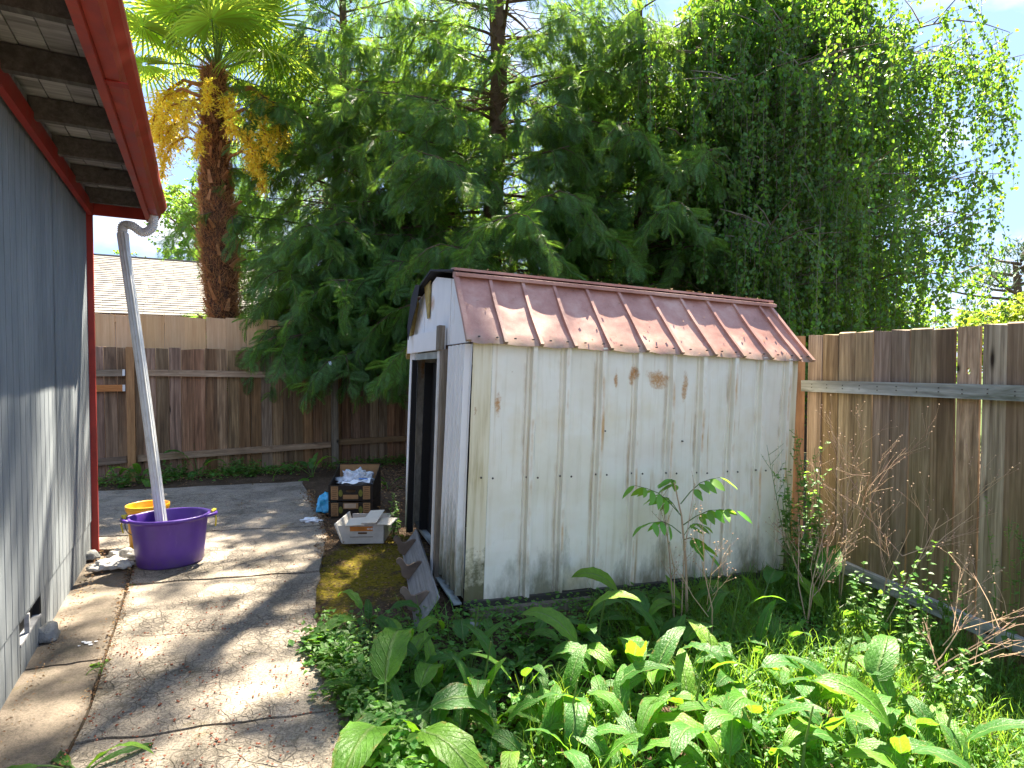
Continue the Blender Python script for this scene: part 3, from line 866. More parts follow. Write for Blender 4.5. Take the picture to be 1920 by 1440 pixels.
# ------------------------------------------------------------------ metal shed (local x = along the long wall, y = depth, z = up)
SL, SW = 2.58, 1.9
SA = Vector((-.297, 3.55, .0))
shed = thing('garden_shed', 'white metal garden shed with rust streaks and a ribbed red-brown barn roof', 'shed', SA, (0, R(2.3), R(20.5)))
EZ, BZ, PZ = 1.67, 2.09, 2.20
BV = .30
ribs = [.125, .425, .66, .92, 1.195, 1.47, 1.73, 2.0, 2.26, 2.5]
def shed_panel(u0, u1, z0, z1, last=False, seed=0):
    prof = [(u0, 0), (u0 + .008, .004), (u1 - .072, .002), (u1 - .066, -.010), (u1 - .060, .002), (u1 - .046, .002), (u1 - .038, -.030), (u1 - .010, -.032), (u1 - .003, .006), (u1, .006)]
    if last: prof = [(u0, 0), (u1, 0)]
    # subdivide the flat
    pr = []
    for i, (a, b) in enumerate(prof):
        pr.append((a, b))
        if i + 1 < len(prof) and prof[i + 1][0] - a > .1:
            for k in range(1, 6):
                pr.append((a + (prof[i + 1][0] - a) * k / 6, 0))
    N = 22; V = []; Q = []; W = len(pr)
    for j in range(N + 1):
        z = z0 + (z1 - z0) * j / N
        for a, d in pr:
            nse = mnoise.noise(Vector((a * 3.2, z * 2.2, seed * .4)))
            bul = .012 * nse + .004 * mnoise.noise(Vector((a * 9, z * 7, seed)))
            if 0 < j < 3: bul += .006 * mnoise.noise(Vector((a * 30, 0, seed)))
            edge = 1 if j in (0, N) else 1
            wob = .004 * mnoise.noise(Vector((seed * 3.1, z * 2.5, 1)))
            V.append((a + wob * (a > u0 + .01), d + bul * (1 if u0 + .01 < a < u1 - .005 else .6) * edge, z))
    Q = [(j * W + i, j * W + i + 1, (j + 1) * W + i + 1, (j + 1) * W + i) for j in range(N) for i in range(W - 1)]
    m = MB(); m.addq(V, Q, uv=[(u1 - v[0], v[2]) for v in V]); return m
shed_panel(0.0, .125, .07, EZ - .01, True, 0).build('corner_panel', M['shed_cream'], shed, smooth=True)
for i in range(len(ribs) - 1):
    shed_panel(ribs[i] + .0005, ribs[i + 1], .07 + .004 * (i % 3), EZ, False, i + 1).build('wall_panel', M['shed_white'], shed, smooth=False)
shed_panel(2.5005, SL, .08, EZ, True, 20).build('corner_panel', M['shed_cream'], shed, smooth=True)
m = MB(); m.box((SL / 2, -.012, .05), (SL + .01, .03, .045)); m.build('base_rail', M['screw'], shed)
# screws across the middle
m = MB()
for i, u in enumerate(ribs):
    for du in (-.045, .02):
        m.lathe([(0, -.0), (.007, -.0), (.006, .004), (0, .005)], 8)
        v = m.v[-1]; v2 = v.copy(); v2[:, 0] = v[:, 0] + u + du; v2[:, 1] = -.004 - v[:, 2] - (.016 if du > 0 else 0) - (.014 if du > 0 else 0); v2[:, 2] = v[:, 1] + .83 + .004 * math.sin(i * 5)
        m.v[-1] = v2
for (u, z) in ((.93 + .0, 1.12), (1.55, 1.05)):
    m.box((u, -.006, z), (.009, .012, .009))
m.build('screws', M['screw'], shed, kind='stuff')
# back and far walls, floor
m = MB(); m.box((SL / 2, SW - .01, (EZ + .07) / 2), (SL - .01, .012, EZ - .09)); m.build('back_wall', M['shed_white'], shed)
m = MB(); m.prism([(.006, .07), (SW - .02, .07), (SW - .02, EZ), (SW - BV, BZ), (SW / 2, PZ), (BV, BZ), (.006, EZ)], SL - .03, SL - .018, 'x'); m.build('end_wall', M['shed_white'], shed)
m = MB(); m.box((SL / 2 + .02, SW / 2, .085), (SL - .08, SW - .05, .03)); m.build('floor', M['floor_sheet'], shed)
# front (gable) wall at x = 0 : corrugated piece beside the corner
def corrug(v0, v1, z0, z1, n, parent=shed, mat='shed_white', dep=.022, base=-.004):
    m = MB(); prof = []; w = (v1 - v0) / n
    for i in range(n):
        a = v0 + i * w
        prof += [(a, 0), (a + w * .45, 0), (a + w * .55, -dep), (a + w * .9, -dep)]
    prof.append((v1, 0)); V = []; N = 8
    for j in range(N + 1):
        z = z0 + (z1 - z0) * j / N
        for a, d in prof: V.append((base + d - .006 * math.sin(z * 2 + a * 3), a, z))
    W = len(prof)
    Q = [(j * W + i, j * W + i + 1, (j + 1) * W + i + 1, (j + 1) * W + i) for j in range(N) for i in range(W - 1)]
    m.addq(V, Q, uv=[(.5, v[2]) for v in V]); return m
corrug(.004, .50, .09, EZ - .02, 5, dep=.034).build('corrugated_panel', M['shed_gable'], shed)
m = MB(); m.box((-.035, .26, .055), (.05, .50, .010)); m.build('sill_track', M['floor_sheet'], shed)
# door posts : grey wood cap on a white strip, leaning a little
m = MB(); m.hexa([(-.07, .55, .0), (-.07, .50, .0), (.0, .50, .0), (.0, .55, .0), (-.06, .60, EZ - .04), (-.06, .53, EZ - .04), (.0, .53, EZ - .04), (.0, .60, EZ - .04)])
m.build('door_jamb', M['post_grey'], shed, fixn=True)
m = MB(); m.hexa([(-.078, .60, .02), (-.078, .551, .02), (-.03, .551, .02), (-.03, .60, .02), (-.068, .655, EZ - .05), (-.068, .602, EZ - .05), (-.03, .602, EZ - .05), (-.03, .655, EZ - .05)])
m.build('door_edge_strip', M['white_metal'], shed, fixn=True)
# far side of the opening: strip of wall, door panel, rubber seal
corrug(1.62, 1.895, .06, EZ, 2).build('corrugated_panel', M['shed_gable'], shed)
m = MB(); m.box((-.03, 1.64, .82), (.05, .03, 1.50)); m.build('seal_strip', M['black'], shed)
m = MB(); m.box((.12, 1.46, .82), (.025, .26, 1.45)); m.build('sliding_door', M['black'], shed)
m = MB(); m.box((.16, 1.18, .82), (.03, .14, 1.45)); m.build('inner_door_panel', M['dark_panel'], shed)
m = MB(); m.box((.9, .80, .8), (.02, 1.35, 1.4)); m.build('interior_shade_sheet', M['black'], shed)  # black sheet added to keep the shed interior dark
m = MB(); m.box((.46, 1.56, .83), (.84, .02, 1.44)); m.build('interior_shade_sheet', M['black'], shed)  # second added black sheet, hides the back wall so the opening stays dark
# header and gable boards
gb = [(.10, .27), (.27, .30)]
def gz_top(v):
    v = min(v, SW - v) if v > SW / 2 else v
    if v < BV: return EZ + (BZ - EZ) * v / BV
    return BZ + (PZ - BZ) * (v - BV) / (SW / 2 - BV)
def gable_board(v0, v1, zb, x):
    pts = [(v0, zb(v0)), (v1, zb(v1)), (v1, gz_top(v1) - .01)]
    for k in (BV, SW / 2, SW - BV):
        pass
    mids = sorted([k for k in (BV, SW / 2, SW - BV) if v0 < k < v1], reverse=True)
    for k in mids: pts.append((k, gz_top(k) - .01))
    pts.append((v0, gz_top(v0) - .01))
    m = MB(); m.prism(pts, x, x + .012, 'x'); return m
zb = lambda v: EZ - .01
for i, (a, b) in enumerate(((.02, .495), (.5, 1.095), (1.10, 1.345), (1.35, 1.88))):
    gable_board(a, b, zb, -.020 - .004 * (i % 2)).build('gable_panel', M['shed_gable'], shed, fixn=True)
m = MB(); m.box((-.045, 1.22, EZ + .035), (.03, 1.30, .15)); m.build('header_board', M['shed_gable'], shed)
m = MB(); m.box((-.062, .60, EZ + .04), (.04, .09, .17)); m.build('header_block', M['post_grey'], shed)
m = MB(); m.box((-.02, 1.1, EZ - .075), (.04, 1.0, .05)); m.build('door_track', M['floor_sheet'], shed)
# roof: steep slope panels with standing ribs
rseams = [-.045, .19, .43, .67, .935, 1.21, 1.49, 1.77, 2.02, 2.28, 2.55, 2.68]
e0 = Vector((0, -.050, EZ - .01)); e1 = Vector((0, BV - .01, BZ + .015))
def roofpt(u, t, bow=0, lift=0):
    p = e0.lerp(e1, t); nrm = Vector((0, -(e1.z - e0.z), (e1.y - e0.y))).normalized()
    nrm = Vector((0, -abs(nrm.y), abs(nrm.z)))
    p = p + nrm * (lift - .006 * math.sin(math.pi * t))
    return Vector((u - .13 * t * max(0, u) / 2.68, p.y, p.z))
for i in range(len(rseams) - 1):
    u0, u1 = rseams[i], rseams[i + 1]
    NU, NV_ = 8, 12; V = []; rim = []
    for j in range(NV_ + 1):
        t = j / NV_
        for k in range(NU + 1):
            s_ = k / NU; u = u0 + (u1 - u0) * s_
            lift = .007 * mnoise.noise(Vector((u * 5, t * 3, i))) - .010 * math.sin(math.pi * s_) * (1 - .3 * t)
            p = roofpt(u, t, 0, lift)
            if j == 0: p.z -= .004 + .006 * mnoise.noise(Vector((u * 14, i, 0))); p.y += .002 + .005 * math.sin(math.pi * s_)
            V.append(tuple(p))
    W = NU + 1
    Q = [(j * W + k, j * W + k + 1, (j + 1) * W + k + 1, (j + 1) * W + k) for j in range(NV_) for k in range(NU)]
    m = MB(); m.addq(V, Q); m.build('roof_panel', M['shed_roof'], shed, smooth=True)
for i, u in enumerate(rseams):
    m = MB(); V = []; W = 4; N = 12
    hw = .014 if 0 < i < len(rseams) - 1 else .018
    for j in range(N + 1):
        t = j / N * .985
        for du, l in ((-hw, -.004), (-hw * .8, .015), (hw * .8, .016), (hw, -.004)):
            p = roofpt(u + du + .003 * math.sin(t * 5 + i), t, 0, l)
            V.append(tuple(p))
    Q = [(j * 4 + k, j * 4 + k + 1, (j + 1) * 4 + k + 1, (j + 1) * 4 + k) for j in range(N) for k in range(3)]
    Q.append((0, 3, 2, 1)); m.addq(V, Q); m.build('roof_rib', M['shed_roof'], shed)
# eave screws
m = MB()
for i in range(len(rseams) - 1):
    for s_ in (.3, .8):
        p = roofpt(rseams[i] + (rseams[i + 1] - rseams[i]) * s_, .07, 0, .006); m.box(tuple(p), (.012, .012, .008))
m.build('roof_screws', M['screw'], shed, kind='stuff')
m = MB(); n_ = 260; PP = []; rdl = random.Random(3)
for k in range(n_):
    if rdl.random() < .55: PP.append((rdl.uniform(-.04, 2.55), BV + rdl.uniform(-.03, .12), BZ + rdl.uniform(.062, .075)))
    else:
        q = roofpt(rdl.uniform(0, 2.6), rdl.random() ** 2.2, 0, .004); PP.append(tuple(q))
aa = np.array([rdl.uniform(0, 6.28) for _ in PP])
instances(m, [(0, 0, 0), (.5, .22, .03), (1, 0, 0), (.5, -.22, .03)], [(0, 1, 2, 3)], None, frames(np.stack([np.cos(aa), np.sin(aa) * .5, np.sin(aa) * .4], 1)), np.array(PP), np.array([rdl.uniform(.008, .03) for _ in PP]))
m.build('roof_debris', M['litter'], shed, kind='stuff')
# ridge cap strips, upper slopes and far slope
m = MB(); m.hexa([(-.06, BV - .045, BZ + .005), (2.60, BV - .045, BZ + .005), (2.60, BV + .03, BZ + .005), (-.06, BV + .03, BZ + .005), (-.06, BV - .045, BZ + .028), (2.60, BV - .045, BZ + .028), (2.60, BV + .03, BZ + .045), (-.06, BV + .03, BZ + .045)]); m.build('ridge_flashing', M['shed_roof'], shed, fixn=True)
m = MB(); m.hexa([(-.06, BV - .02, BZ + .045), (2.59, BV - .02, BZ + .045), (2.59, BV + .08, BZ + .05), (-.06, BV + .08, BZ + .05), (-.06, BV - .02, BZ + .062), (2.59, BV - .02, BZ + .06), (2.59, BV + .08, BZ + .075), (-.06, BV + .08, BZ + .075)]); m.build('ridge_flashing', M['shed_roof'], shed, fixn=True)
def slab3(pts, th): # quad sheet with thickness
    a, b, c, d = [Vector(p) for p in pts]; n = (b - a).cross(d - a).normalized() * th
    m = MB(); m.hexa([a, b, c, d, a + n, b + n, c + n, d + n]); return m
slab3([(-.05, BV + .02, BZ + .03), (2.57, BV + .02, BZ + .03), (2.57, SW / 2, PZ + .03), (-.05, SW / 2, PZ + .03)], .012).build('upper_roof_sheet', M['tar'], shed)
slab3([(-.05, SW / 2, PZ + .03), (2.57, SW / 2, PZ + .03), (2.57, SW - BV, BZ + .03), (-.05, SW - BV, BZ + .03)], .012).build('upper_roof_sheet', M['tar'], shed)
slab3([(-.04, SW - BV, BZ + .02), (2.57, SW - BV, BZ + .02), (2.68, SW + .05, EZ - .07), (-.04, SW + .05, EZ - .07)], .012).build('far_roof_sheet', M['shed_roof'], shed)
# rotten edge boards and torn tar paper on the far side of the gable
slab3([(-.055, SW - BV - .02, BZ - .03), (-.055, SW + .03, EZ - .09), (-.055, SW + .07, EZ - .06), (-.055, SW - BV + .04, BZ + .02)], .03).build('rake_board', M['mossy_wood'], shed, fixn=True)
m = MB()
P = [(-.075, 1.28, PZ - .03), (-.075, 1.40, PZ - .20), (-.07, 1.52, PZ - .28), (-.075, 1.70, PZ - .46), (-.075, 1.76, PZ - .34), (-.075, 1.62, PZ - .10), (-.075, 1.45, PZ - .01)]
m.prism([(p[1], p[2]) for p in P], -.088, -.084, 'x'); m.build('torn_tar_paper', M['tar'], shed, fixn=True)
m = MB(); m.prism([(1.12, PZ - .015), (1.12, PZ - .30), (1.18, PZ - .31), (1.30, PZ - .12), (1.34, PZ - .04)], -.036, -.028, 'x')
m.build('rotten_panel_edge', M['mossy_wood'], shed, fixn=True)
m = MB(); m.beam((-.05, .30, BZ + .045), (-.055, .95, PZ + .035), .04, .014); m.beam((-.055, .95, PZ + .036), (-.055, 1.58, BZ + .04), .04, .016); m.build('rake_edge', M['tar'], shed)
# timber skids
for v in (.08, .95, 1.8):
    m = MB(); m.box((SL / 2 + .05, v, .0), (SL - .05, .09, .085)); m.build('skid', M['post_grey'], shed)
m = MB(); m.box((.45, -.05, .0), (.85, .06, .07)); m.build('skid', M['post_grey'], shed)
# crumpled thing hanging inside
# ------------------------------------------------------------------ fallen shelf plank with three brackets
pn = G(778, 1178, z0=.02); pf = G(752, 1022, z0=.02)
dv = (pf - pn); ln = 1.52
dv.z = 0; dvn = dv.normalized()
shelf = thing('wall_shelf', 'fallen grey plank shelf with three curved brackets leaning on the shed sill', 'shelf', pn)
sx = dvn; sideh = Vector((dvn.y, -dvn.x, 0))
up_ = (sideh * .62 + Vector((0, 0, .78))).normalized()
nn = sx.cross(up_).normalized()
if nn.x > 0: nn = -nn
SM = Matrix((sx, up_, nn)).transposed()      # local x along plank, y across the board, z out of its face
shelf.rotation_euler = SM.to_euler()
if SM.determinant() < 0:
    SM = Matrix((-sx, up_, nn)).transposed(); shelf.rotation_euler = SM.to_euler(); sgn = -1
else: sgn = 1
m = MB(); m.prism([(0, 0), (sgn * ln, .0), (sgn * (ln + .02), .19), (sgn * .03, .21)], -.02, 0, 'z'); m.build('plank', M['wood_grey_y'], shelf, fixn=True)
br = [(.02, .01), (.055, .004), (.085, .018), (.115, .045), (.15, .06), (.185, .062), (.197, .082), (.19, .102), (.165, .108), (.13, .098), (.10, .088), (.075, .098), (.05, .135), (.025, .165), (.0, .172), (0, .01)]
for k, q in enumerate((.20, .76, 1.30)):
    m = MB(); m.prism([(b * .92 + .006, a * .78) for a, b in br], sgn * q - .011, sgn * q + .011, 'x')
    m.build('bracket', M['bracket'], shelf, fixn=True)

# ------------------------------------------------------------------ fences
def board_mesh(name, w, h, th, mat, seed, hole=None, slant=0):
    rd = random.Random(seed); m = MB()
    n = 3; V = []; F = []
    for j in range(n + 1):
        z = h * j / n
        ox = rd.uniform(-.0015, .0015); oy = rd.uniform(-.004, .004)
        for a, b in ((-1, -1), (1, -1), (1, 1), (-1, 1)):
            zz = z + (rd.uniform(-.006, .006) + slant * a if j == n else 0)
            V.append((a * w / 2 + ox, b * th / 2 + oy, zz))
    for j in range(n):
        for k in range(4):
            a = j * 4 + k; b = j * 4 + (k + 1) % 4
            F.append((a, b, b + 4, a + 4))
    F.append((3, 2, 1, 0)); F.append((n * 4, n * 4 + 1, n * 4 + 2, n * 4 + 3))
    m.add(V, F)
    return m.mesh(name, mat)
def holed_board(w, h, th, mat, hz, r=(.014, .022)):
    m = MB(); K = 12
    o = [(-w / 2, 0), (w / 2, 0), (w / 2, hz), (w / 2, h), (0, h), (-w / 2, h), (-w / 2, hz)]
    ring = [(r[0] * math.cos(2 * math.pi * k / K), hz + r[1] * math.sin(2 * math.pi * k / K)) for k in range(K)]
    # outline points matched to ring by angle
    out = [(w / 2, hz), (w / 2, hz + .05), (w / 2, h), (0, h), (-w / 2, h), (-w / 2, hz + .05), (-w / 2, hz), (-w / 2, hz - .05), (-w / 2, 0), (0, 0), (w / 2, 0), (w / 2, hz - .05)]
    V = []
    for y in (-th / 2, th / 2):
        V += [(a, y, z) for a, z in ring] + [(a, y, z) for a, z in out]
    F = []
    for k in range(K):
        l = (k + 1) % K
        F += [(k, K + k, K + l, l), (2 * K + l, 3 * K + l, 3 * K + k, 2 * K + k), (k, l, 2 * K + l, 2 * K + k), (K + l, K + k, 3 * K + k, 3 * K + l)]
    m.add(V, F); return m.mesh('fence_board', mat, fixn=True)
def fence(name, label, A, B, ztopA, ztopB, bw, gap, mat, zb=-.05, th=.018, seed=1, skip=None, endt=None, side=1, holes=None, group=None):
    A, B = Vector(A), Vector(B); d = (B - A); Ln = d.length; d.normalize()
    root = thing(name, label, 'fence', (A.x, A.y, 0), (0, 0, math.atan2(d.y, d.x)), group)
    rd = random.Random(seed); vs = [board_mesh('fence_board', bw, 1.0, th, mat, seed * 10 + k) for k in range(4)]
    x = 0; i = 0
    while x < Ln:
        w = bw * rd.uniform(.93, 1.07)
        zt = ztopA + (ztopB - ztopA) * x / Ln + rd.uniform(-.008, .008)
        zbase = zb(x) if callable(zb) else zb
        hgt = zt - zbase
        if holes and i in holes:
            me = holed_board(bw, hgt, th, mat, holes[i] - zbase)
            o = link('fence_board', me, root, (x + w / 2, rd.uniform(-.004, .004), zbase), (0, 0, 0), (w / bw, 1, 1))
        else:
            o = link('fence_board', vs[i % 4], root, (x + w / 2, rd.uniform(-.004, .004), zbase), (0, rd.uniform(-.004, .004), rd.uniform(-.035, .035)), (w / bw, 1, hgt))
        x += w + gap * rd.uniform(.5, 2.2); i += 1
    return root, d, Ln
# rear fence
RA = Vector((-5.75, 7.55, 0)); RD = Vector((.9, .436, 0)).normalized(); RL = 7.2
root, d, Ln = fence('rear_fence', 'brown weathered board fence with rails running along the back of the yard', RA, RA + RD * RL, 1.775, 1.70, .138, .004, M['wood_rear'], zb=-.02, seed=3)
rear = root
def on_rear(px):  # distance along the rear fence for a photo column
    k = (px - 960) / FPX
    return (k * RA.y - RA.x) / (RD.x - k * RD.y)
FY = -.035
p1, p2 = on_rear(246), on_rear(626)
for (a, b, z0, z1) in ((0, p1 - .06, 1.435, 1.435), (p1 + .065, p2 - .06, 1.44, 1.385), (p2 + .06, RL, 1.40, 1.36), (0, p1 - .06, .245, .28), (p1 + .065, p2 - .06, .285, .33), (p2 + .06, RL, .36, .37)):
    m = MB(); m.beam((a, FY, z0), (b, FY, z1), .038, .088); m.build('rail', M['wood_rear_rail'], root)
m = MB(); m.box(((p1 - .06) / 2, FY - .001, 1.235), (p1 - .06, .038, .088)); m.build('rail', M['wood_orange_x'], root, label='newer orange-brown fence rail')
m = MB(); m.box((p1, FY - .015, .85), (.092, .092, 1.86)); m.build('post', M['wood_orange'], root, label='newer orange-brown fence post')
m = MB(); m.box((p2, FY - .015, .68), (.092, .092, 1.50)); m.build('post', M['post_grey'], root)
for z in (1.44, 1.235):
    m = MB(); m.box((p1 - .075, FY - .03, z), (.03, .012, .085)); m.build('hanger', M['white_metal'], root)
# taller pale fence behind
q0 = RA + Vector((-.436, .9, 0)) * .42 + RD * -.6
root, d, Ln = fence('pale_fence', 'taller pale new wooden fence showing above the brown rear fence', q0, q0 + RD * 5.2, 2.235, 2.235, .275, .003, M['wood_new'], zb=.0, seed=5)
q1 = q0 + RD * 5.25
root, d, Ln = fence('pale_fence', 'greyer stretch of the tall fence behind the hanging conifer branches', q1, q1 + RD * 3.0, 2.15, 2.1, .275, .003, M['wood_rear'], zb=.0, seed=6)
# right fence
FA = Vector((2.41, 4.85, 0)); FD = Vector((.51, -1.5, 0)).normalized()
holeX = None
k = (1818 - 960) / FPX; tt_ = (k * FA.y - FA.x) / (FD.x - k * FD.y)
zbr = lambda x: -.10 - .085 * x * .95
root, d, Ln = fence('right_fence', 'grey-green weathered board fence running towards the camera on the right', FA + FD * .05, FA + FD * 4.6, 1.765, 1.76, .138, .0055, M['wood_right'], zb=lambda x: -.08 - .16 * x, seed=9, holes={int((tt_ - .05) / .1437): 1.48})
rf = root
SG = -1 # side facing the yard, local y negative is towards -x? resolved below
ya = Vector((-math.sin(math.atan2(d.y, d.x)), math.cos(math.atan2(d.y, d.x)), 0))
side = -1 if ya.x > 0 else 1
m = MB(); m.beam((-.02, side * .035, 1.355), (4.5, side * .035, 1.36), .04, .09); m.build('rail', M['wood_right_rail'], root)
m = MB(); m.beam((-.02, side * .035, .015), (4.5, side * .035, -.255), .04, .09); m.build('rail', M['wood_right_rail'], root)
# nails
m = MB()
for i in range(30):
    for z in (1.345, 1.37):
        m.box((.09 + i * .1437, side * .0565, z + .004 * math.sin(i * 3)), (.007, .003, .007))
m.build('nails', M['screw'], root, kind='stuff')
m = MB(); m.box((-.105, side * .03, .85), (.092, .11, 1.83)); m.build('post', M['wood_orange'], root, label='orange-brown corner fence post')
# continuation behind the shed up to the rear fence
FB = FA - FD * .22
root, d, Ln = fence('side_fence', 'brown board fence hidden between the shed and the rear fence', FB - FD * 5.4, FB, 1.72, 1.765, .140, .0035, M['wood_rear'], zb=-.08, seed=12)

# ------------------------------------------------------------------ neighbour's house
EA = Vector((-9.4, 8.9, 0)); Ed = Vector((.882, .471, 0)); Ed.normalize(); En = Vector((-Ed.y, Ed.x, 0))
nh = thing('neighbour_house', 'low beige house with a pale grey shingled roof behind the fences', 'house', EA, (0, 0, math.atan2(Ed.y, Ed.x)))
HL = 6.55; EH = 2.43; RH = 4.0; RDp = 3.7
m = MB(); m.box((HL / 2, RDp, 1.15), (HL - .6, 2 * RDp - .8, 2.3)); m.build('wall', M['beige_wall'], nh)
m = MB(); m.box((HL / 2, .0, EH - .055), (HL, .03, .13)); m.build('fascia', M['beige_trim'], nh)
m = MB(); m.prism([(-.04, EH - .0), (RDp, RH - .02), (2 * RDp + .04, EH - .0), (2 * RDp, EH - .1), (RDp, RH - .14), (0, EH - .1)], .02, HL - .02, 'x'); m.build('roof_deck', M['beige_trim'], nh, fixn=True)
m = MB(); sl_ = Vector((0, RDp, RH - EH)); sll = sl_.length; su = sl_ / sll; sn = Vector((0, -su.z, su.y))
nc = int(sll / .142)
rd = random.Random(4)
for j in range(nc + 1):
    x = -rd.uniform(0, .3)
    while x < HL:
        w = rd.choice((.14, .2, .26, .33)); x0 = max(0, x); x1 = min(HL, x + w - .006)
        if x1 > x0 + .01:
            a = Vector((0, -.06, EH + .01)) + su * (j * .142); b_ = a + su * .16
            t0 = .014 + rd.uniform(0, .006)
            p = [Vector((x0, 0, 0)) + a, Vector((x1, 0, 0)) + a, Vector((x1, 0, 0)) + b_, Vector((x0, 0, 0)) + b_]
            m.hexa(p + [p[0] + sn * t0, p[1] + sn * t0, p[2] + sn * .002, p[3] + sn * .002])
        x += w
m.build('shingles', M['shingle'], nh, kind='stuff')
m = MB(); m.beam((0, RDp, RH + .02), (HL, RDp, RH + .02), .22, .03); m.build('ridge_cap', M['shingle'], nh)
sb = thing('outbuilding', 'low pale roofed outbuilding half hidden behind the hanging branches', 'shed', (-3.1, 11.6, 0), (0, 0, R(10)))
m = MB(); m.box((1.3, 1, 1.15), (2.5, 1.8, 2.3)); m.build('wall', M['beige_wall'], sb)
slab3([(-.1, -.1, 2.55), (2.8, -.1, 2.55), (2.8, 2.2, 3.0), (-.1, 2.2, 3.0)], .05).build('roof', M['shingle'], sb)
# ------------------------------------------------------------------ trees
# cedar spray template: flat drooping fern, stem along +x
def cedar_spray(n=11, L=.36, wl=.0095):
    V = []; Q = []
    def kite(p, d, l, w, drop):
        p = np.array(p); d = np.array(d) / np.linalg.norm(d); s = np.array([-d[1], d[0], 0])
        i = len(V)
        V.extend([p, p + d * l * .45 + s * w + [0, 0, -drop * .3], p + d * l + [0, 0, -drop], p + d * l * .45 - s * w + [0, 0, -drop * .3]])
        Q.append((i, i + 1, i + 2, i + 3))
    for i in range(n):
        t = (i + .5) / n; x = t * L; z = -.10 * t * t
        ll = L * .46 * (math.sin(math.pi * min(1, t * .78 + .22))) + .02
        for s in (-1, 1):
            kite((x, 0, z), (1, s * 1.25, 0), ll, wl, .03)
            if i % 2 == 0: kite((x + ll * .3, s * ll * .36, z - .006), (1, s * .25, 0), ll * .45, wl * .7, .02)
    kite((0, 0, 0), (1, 0, -.2), L * 1.08, .005, .04)
    return np.array(V), np.array(Q)
SPV, SPQ = cedar_spray()
def cedar(name, label, base, H, Rm, zlo, nl, seed, trunk_r=.2, zvis=7.2, lean=(0, 0), keep=None, mat='cedar', dens=1.0, frontbias=0.0, group='conifers behind the shed'):
    rg = np.random.default_rng(seed); rd = random.Random(seed)
    t = thing(name, label, 'tree', base, group=group)
    tr = MB(); N = 14
    def tp(z): return Vector((lean[0] * z / H + .08 * math.sin(z * .9 + seed), lean[1] * z / H + .08 * math.cos(z * .7 + seed), z))
    tr.tube([tp(H * i / N) for i in range(N + 1)], [trunk_r * (1 - .93 * i / N) * (1.25 if i == 0 else 1) for i in range(N + 1)], 10)
    tr.build('trunk', M['bark'], t, smooth=True)
    lb = MB(); P = []; D = []; S = []
    for i in range(nl):
        zz = zlo + (H - zlo - .4) * ((i + rd.random()) / nl) ** 1.15
        az = i * 2.399 + rd.uniform(-.5, .5)
        if frontbias and rd.random() < frontbias: az = -math.pi / 2 + rd.uniform(-1.3, 1.3)
        fr = (zz - zlo) / (H - zlo)
        Lr = Rm * (1 - fr) ** .48 * rd.uniform(.62, 1.08) + .25
        dirh = Vector((math.cos(az), math.sin(az), 0)); p0 = tp(zz)
        sg = .06 + .14 * (1 - fr); pts = []
        for k in range(8):
            q = k / 7
            pts.append(p0 + dirh * (Lr * q) + Vector((0, 0, Lr * (.10 * q - sg * 1.5 * q * q + .10 * q ** 4))) + Vector((dirh.y, -dirh.x, 0)) * (.12 * Lr * math.sin(q * 3 + i)) * .6)
        if keep and not keep(Vector(base) + pts[-1]): continue
        lb.tube(pts, [max(.006, .038 * (Lr / 3) * (1 - .85 * k / 7)) for k in range(8)], 5, cap=False)
        high = (base[2] + zz) > zvis
        if high and rd.random() < .34: continue
        ns = max(4, int(Lr / (.20 if not high else .40) * dens))
        for s_ in range(ns):
            q = .18 + .82 * (s_ + rd.random()) / ns
            f = q * 7; k = min(6, int(f)); p = pts[k].lerp(pts[k + 1], f - k)
            sa = az + (1 if s_ % 2 else -1) * rd.uniform(.5, 1.25) + (0 if q < .9 else rd.uniform(-.5, .5))
            sl = (Lr * .34 * (1.15 - q * .6) + .15) * rd.uniform(.7, 1.2)
            dh = Vector((math.cos(sa), math.sin(sa), 0))
            tw = [p + dh * (sl * w) + Vector((0, 0, -sl * (.12 * w + .75 * w * w))) for w in (0, .33, .66, 1)]
            if not high: lb.tube(tw, [.009, .006, .004, .002], 3, cap=False)
            step = .040 if not high else .15
            m_ = max(3, int(sl / step * 1.15))
            for j in range(m_):
                w = (j + .6) / m_; g = w * 3; kk = min(2, int(g)); pp = tw[kk].lerp(tw[kk + 1], g - kk)
                ba = sa + rd.choice((-1, 1)) * rd.uniform(.2, 1.2)
                dn = -rd.uniform(-.5, 2.0) - w * .5
                dd = Vector((math.cos(ba), math.sin(ba), dn)).normalized()
                P.append(pp); D.append(dd); S.append(rd.uniform(.38, .86) * (1 if not high else 1.6))
    lb.build('branches', M['bark'], t, smooth=True)
    dt = MB()
    for i in range(int(nl * 1.3)):
        zz = rd.uniform(zlo, min(H * .7, 8)); az = rd.uniform(0, 6.28); l = rd.uniform(.5, Rm * .75); p = tp(zz); d = Vector((math.cos(az), math.sin(az), rd.uniform(-.3, .25)))
        q = [p + d * l * w + Vector((0, 0, -.15 * l * w * w + .04 * math.sin(w * 9 + i))) for w in (0, .3, .6, .85, 1)]
        dt.tube(q, [.014, .011, .008, .005, .002], 4, cap=False)
        for k in range(4):
            w = rd.uniform(.4, .95); a_ = q[0].lerp(q[-1], w); dt.tube([a_, a_ + Vector((rd.gauss(0, .2), rd.gauss(0, .2), rd.gauss(-.08, .12)))], [.005, .002], 3, cap=False)
    dt.build('dead_twigs', M['twig'], t, kind='stuff')
    P = np.array([tuple(p) for p in P]); D = np.array([tuple(p) for p in D]); S = np.array(S)
    cr = MB(); instances(cr, SPV, SPQ, None, frames(D, roll=rg.uniform(-1.1, 1.1, len(P))), P, S)
    cr.build('crown', M[mat], t)
    print(name, 'sprays', len(P), 'tris', len(P) * len(SPQ) * 2)
    return t
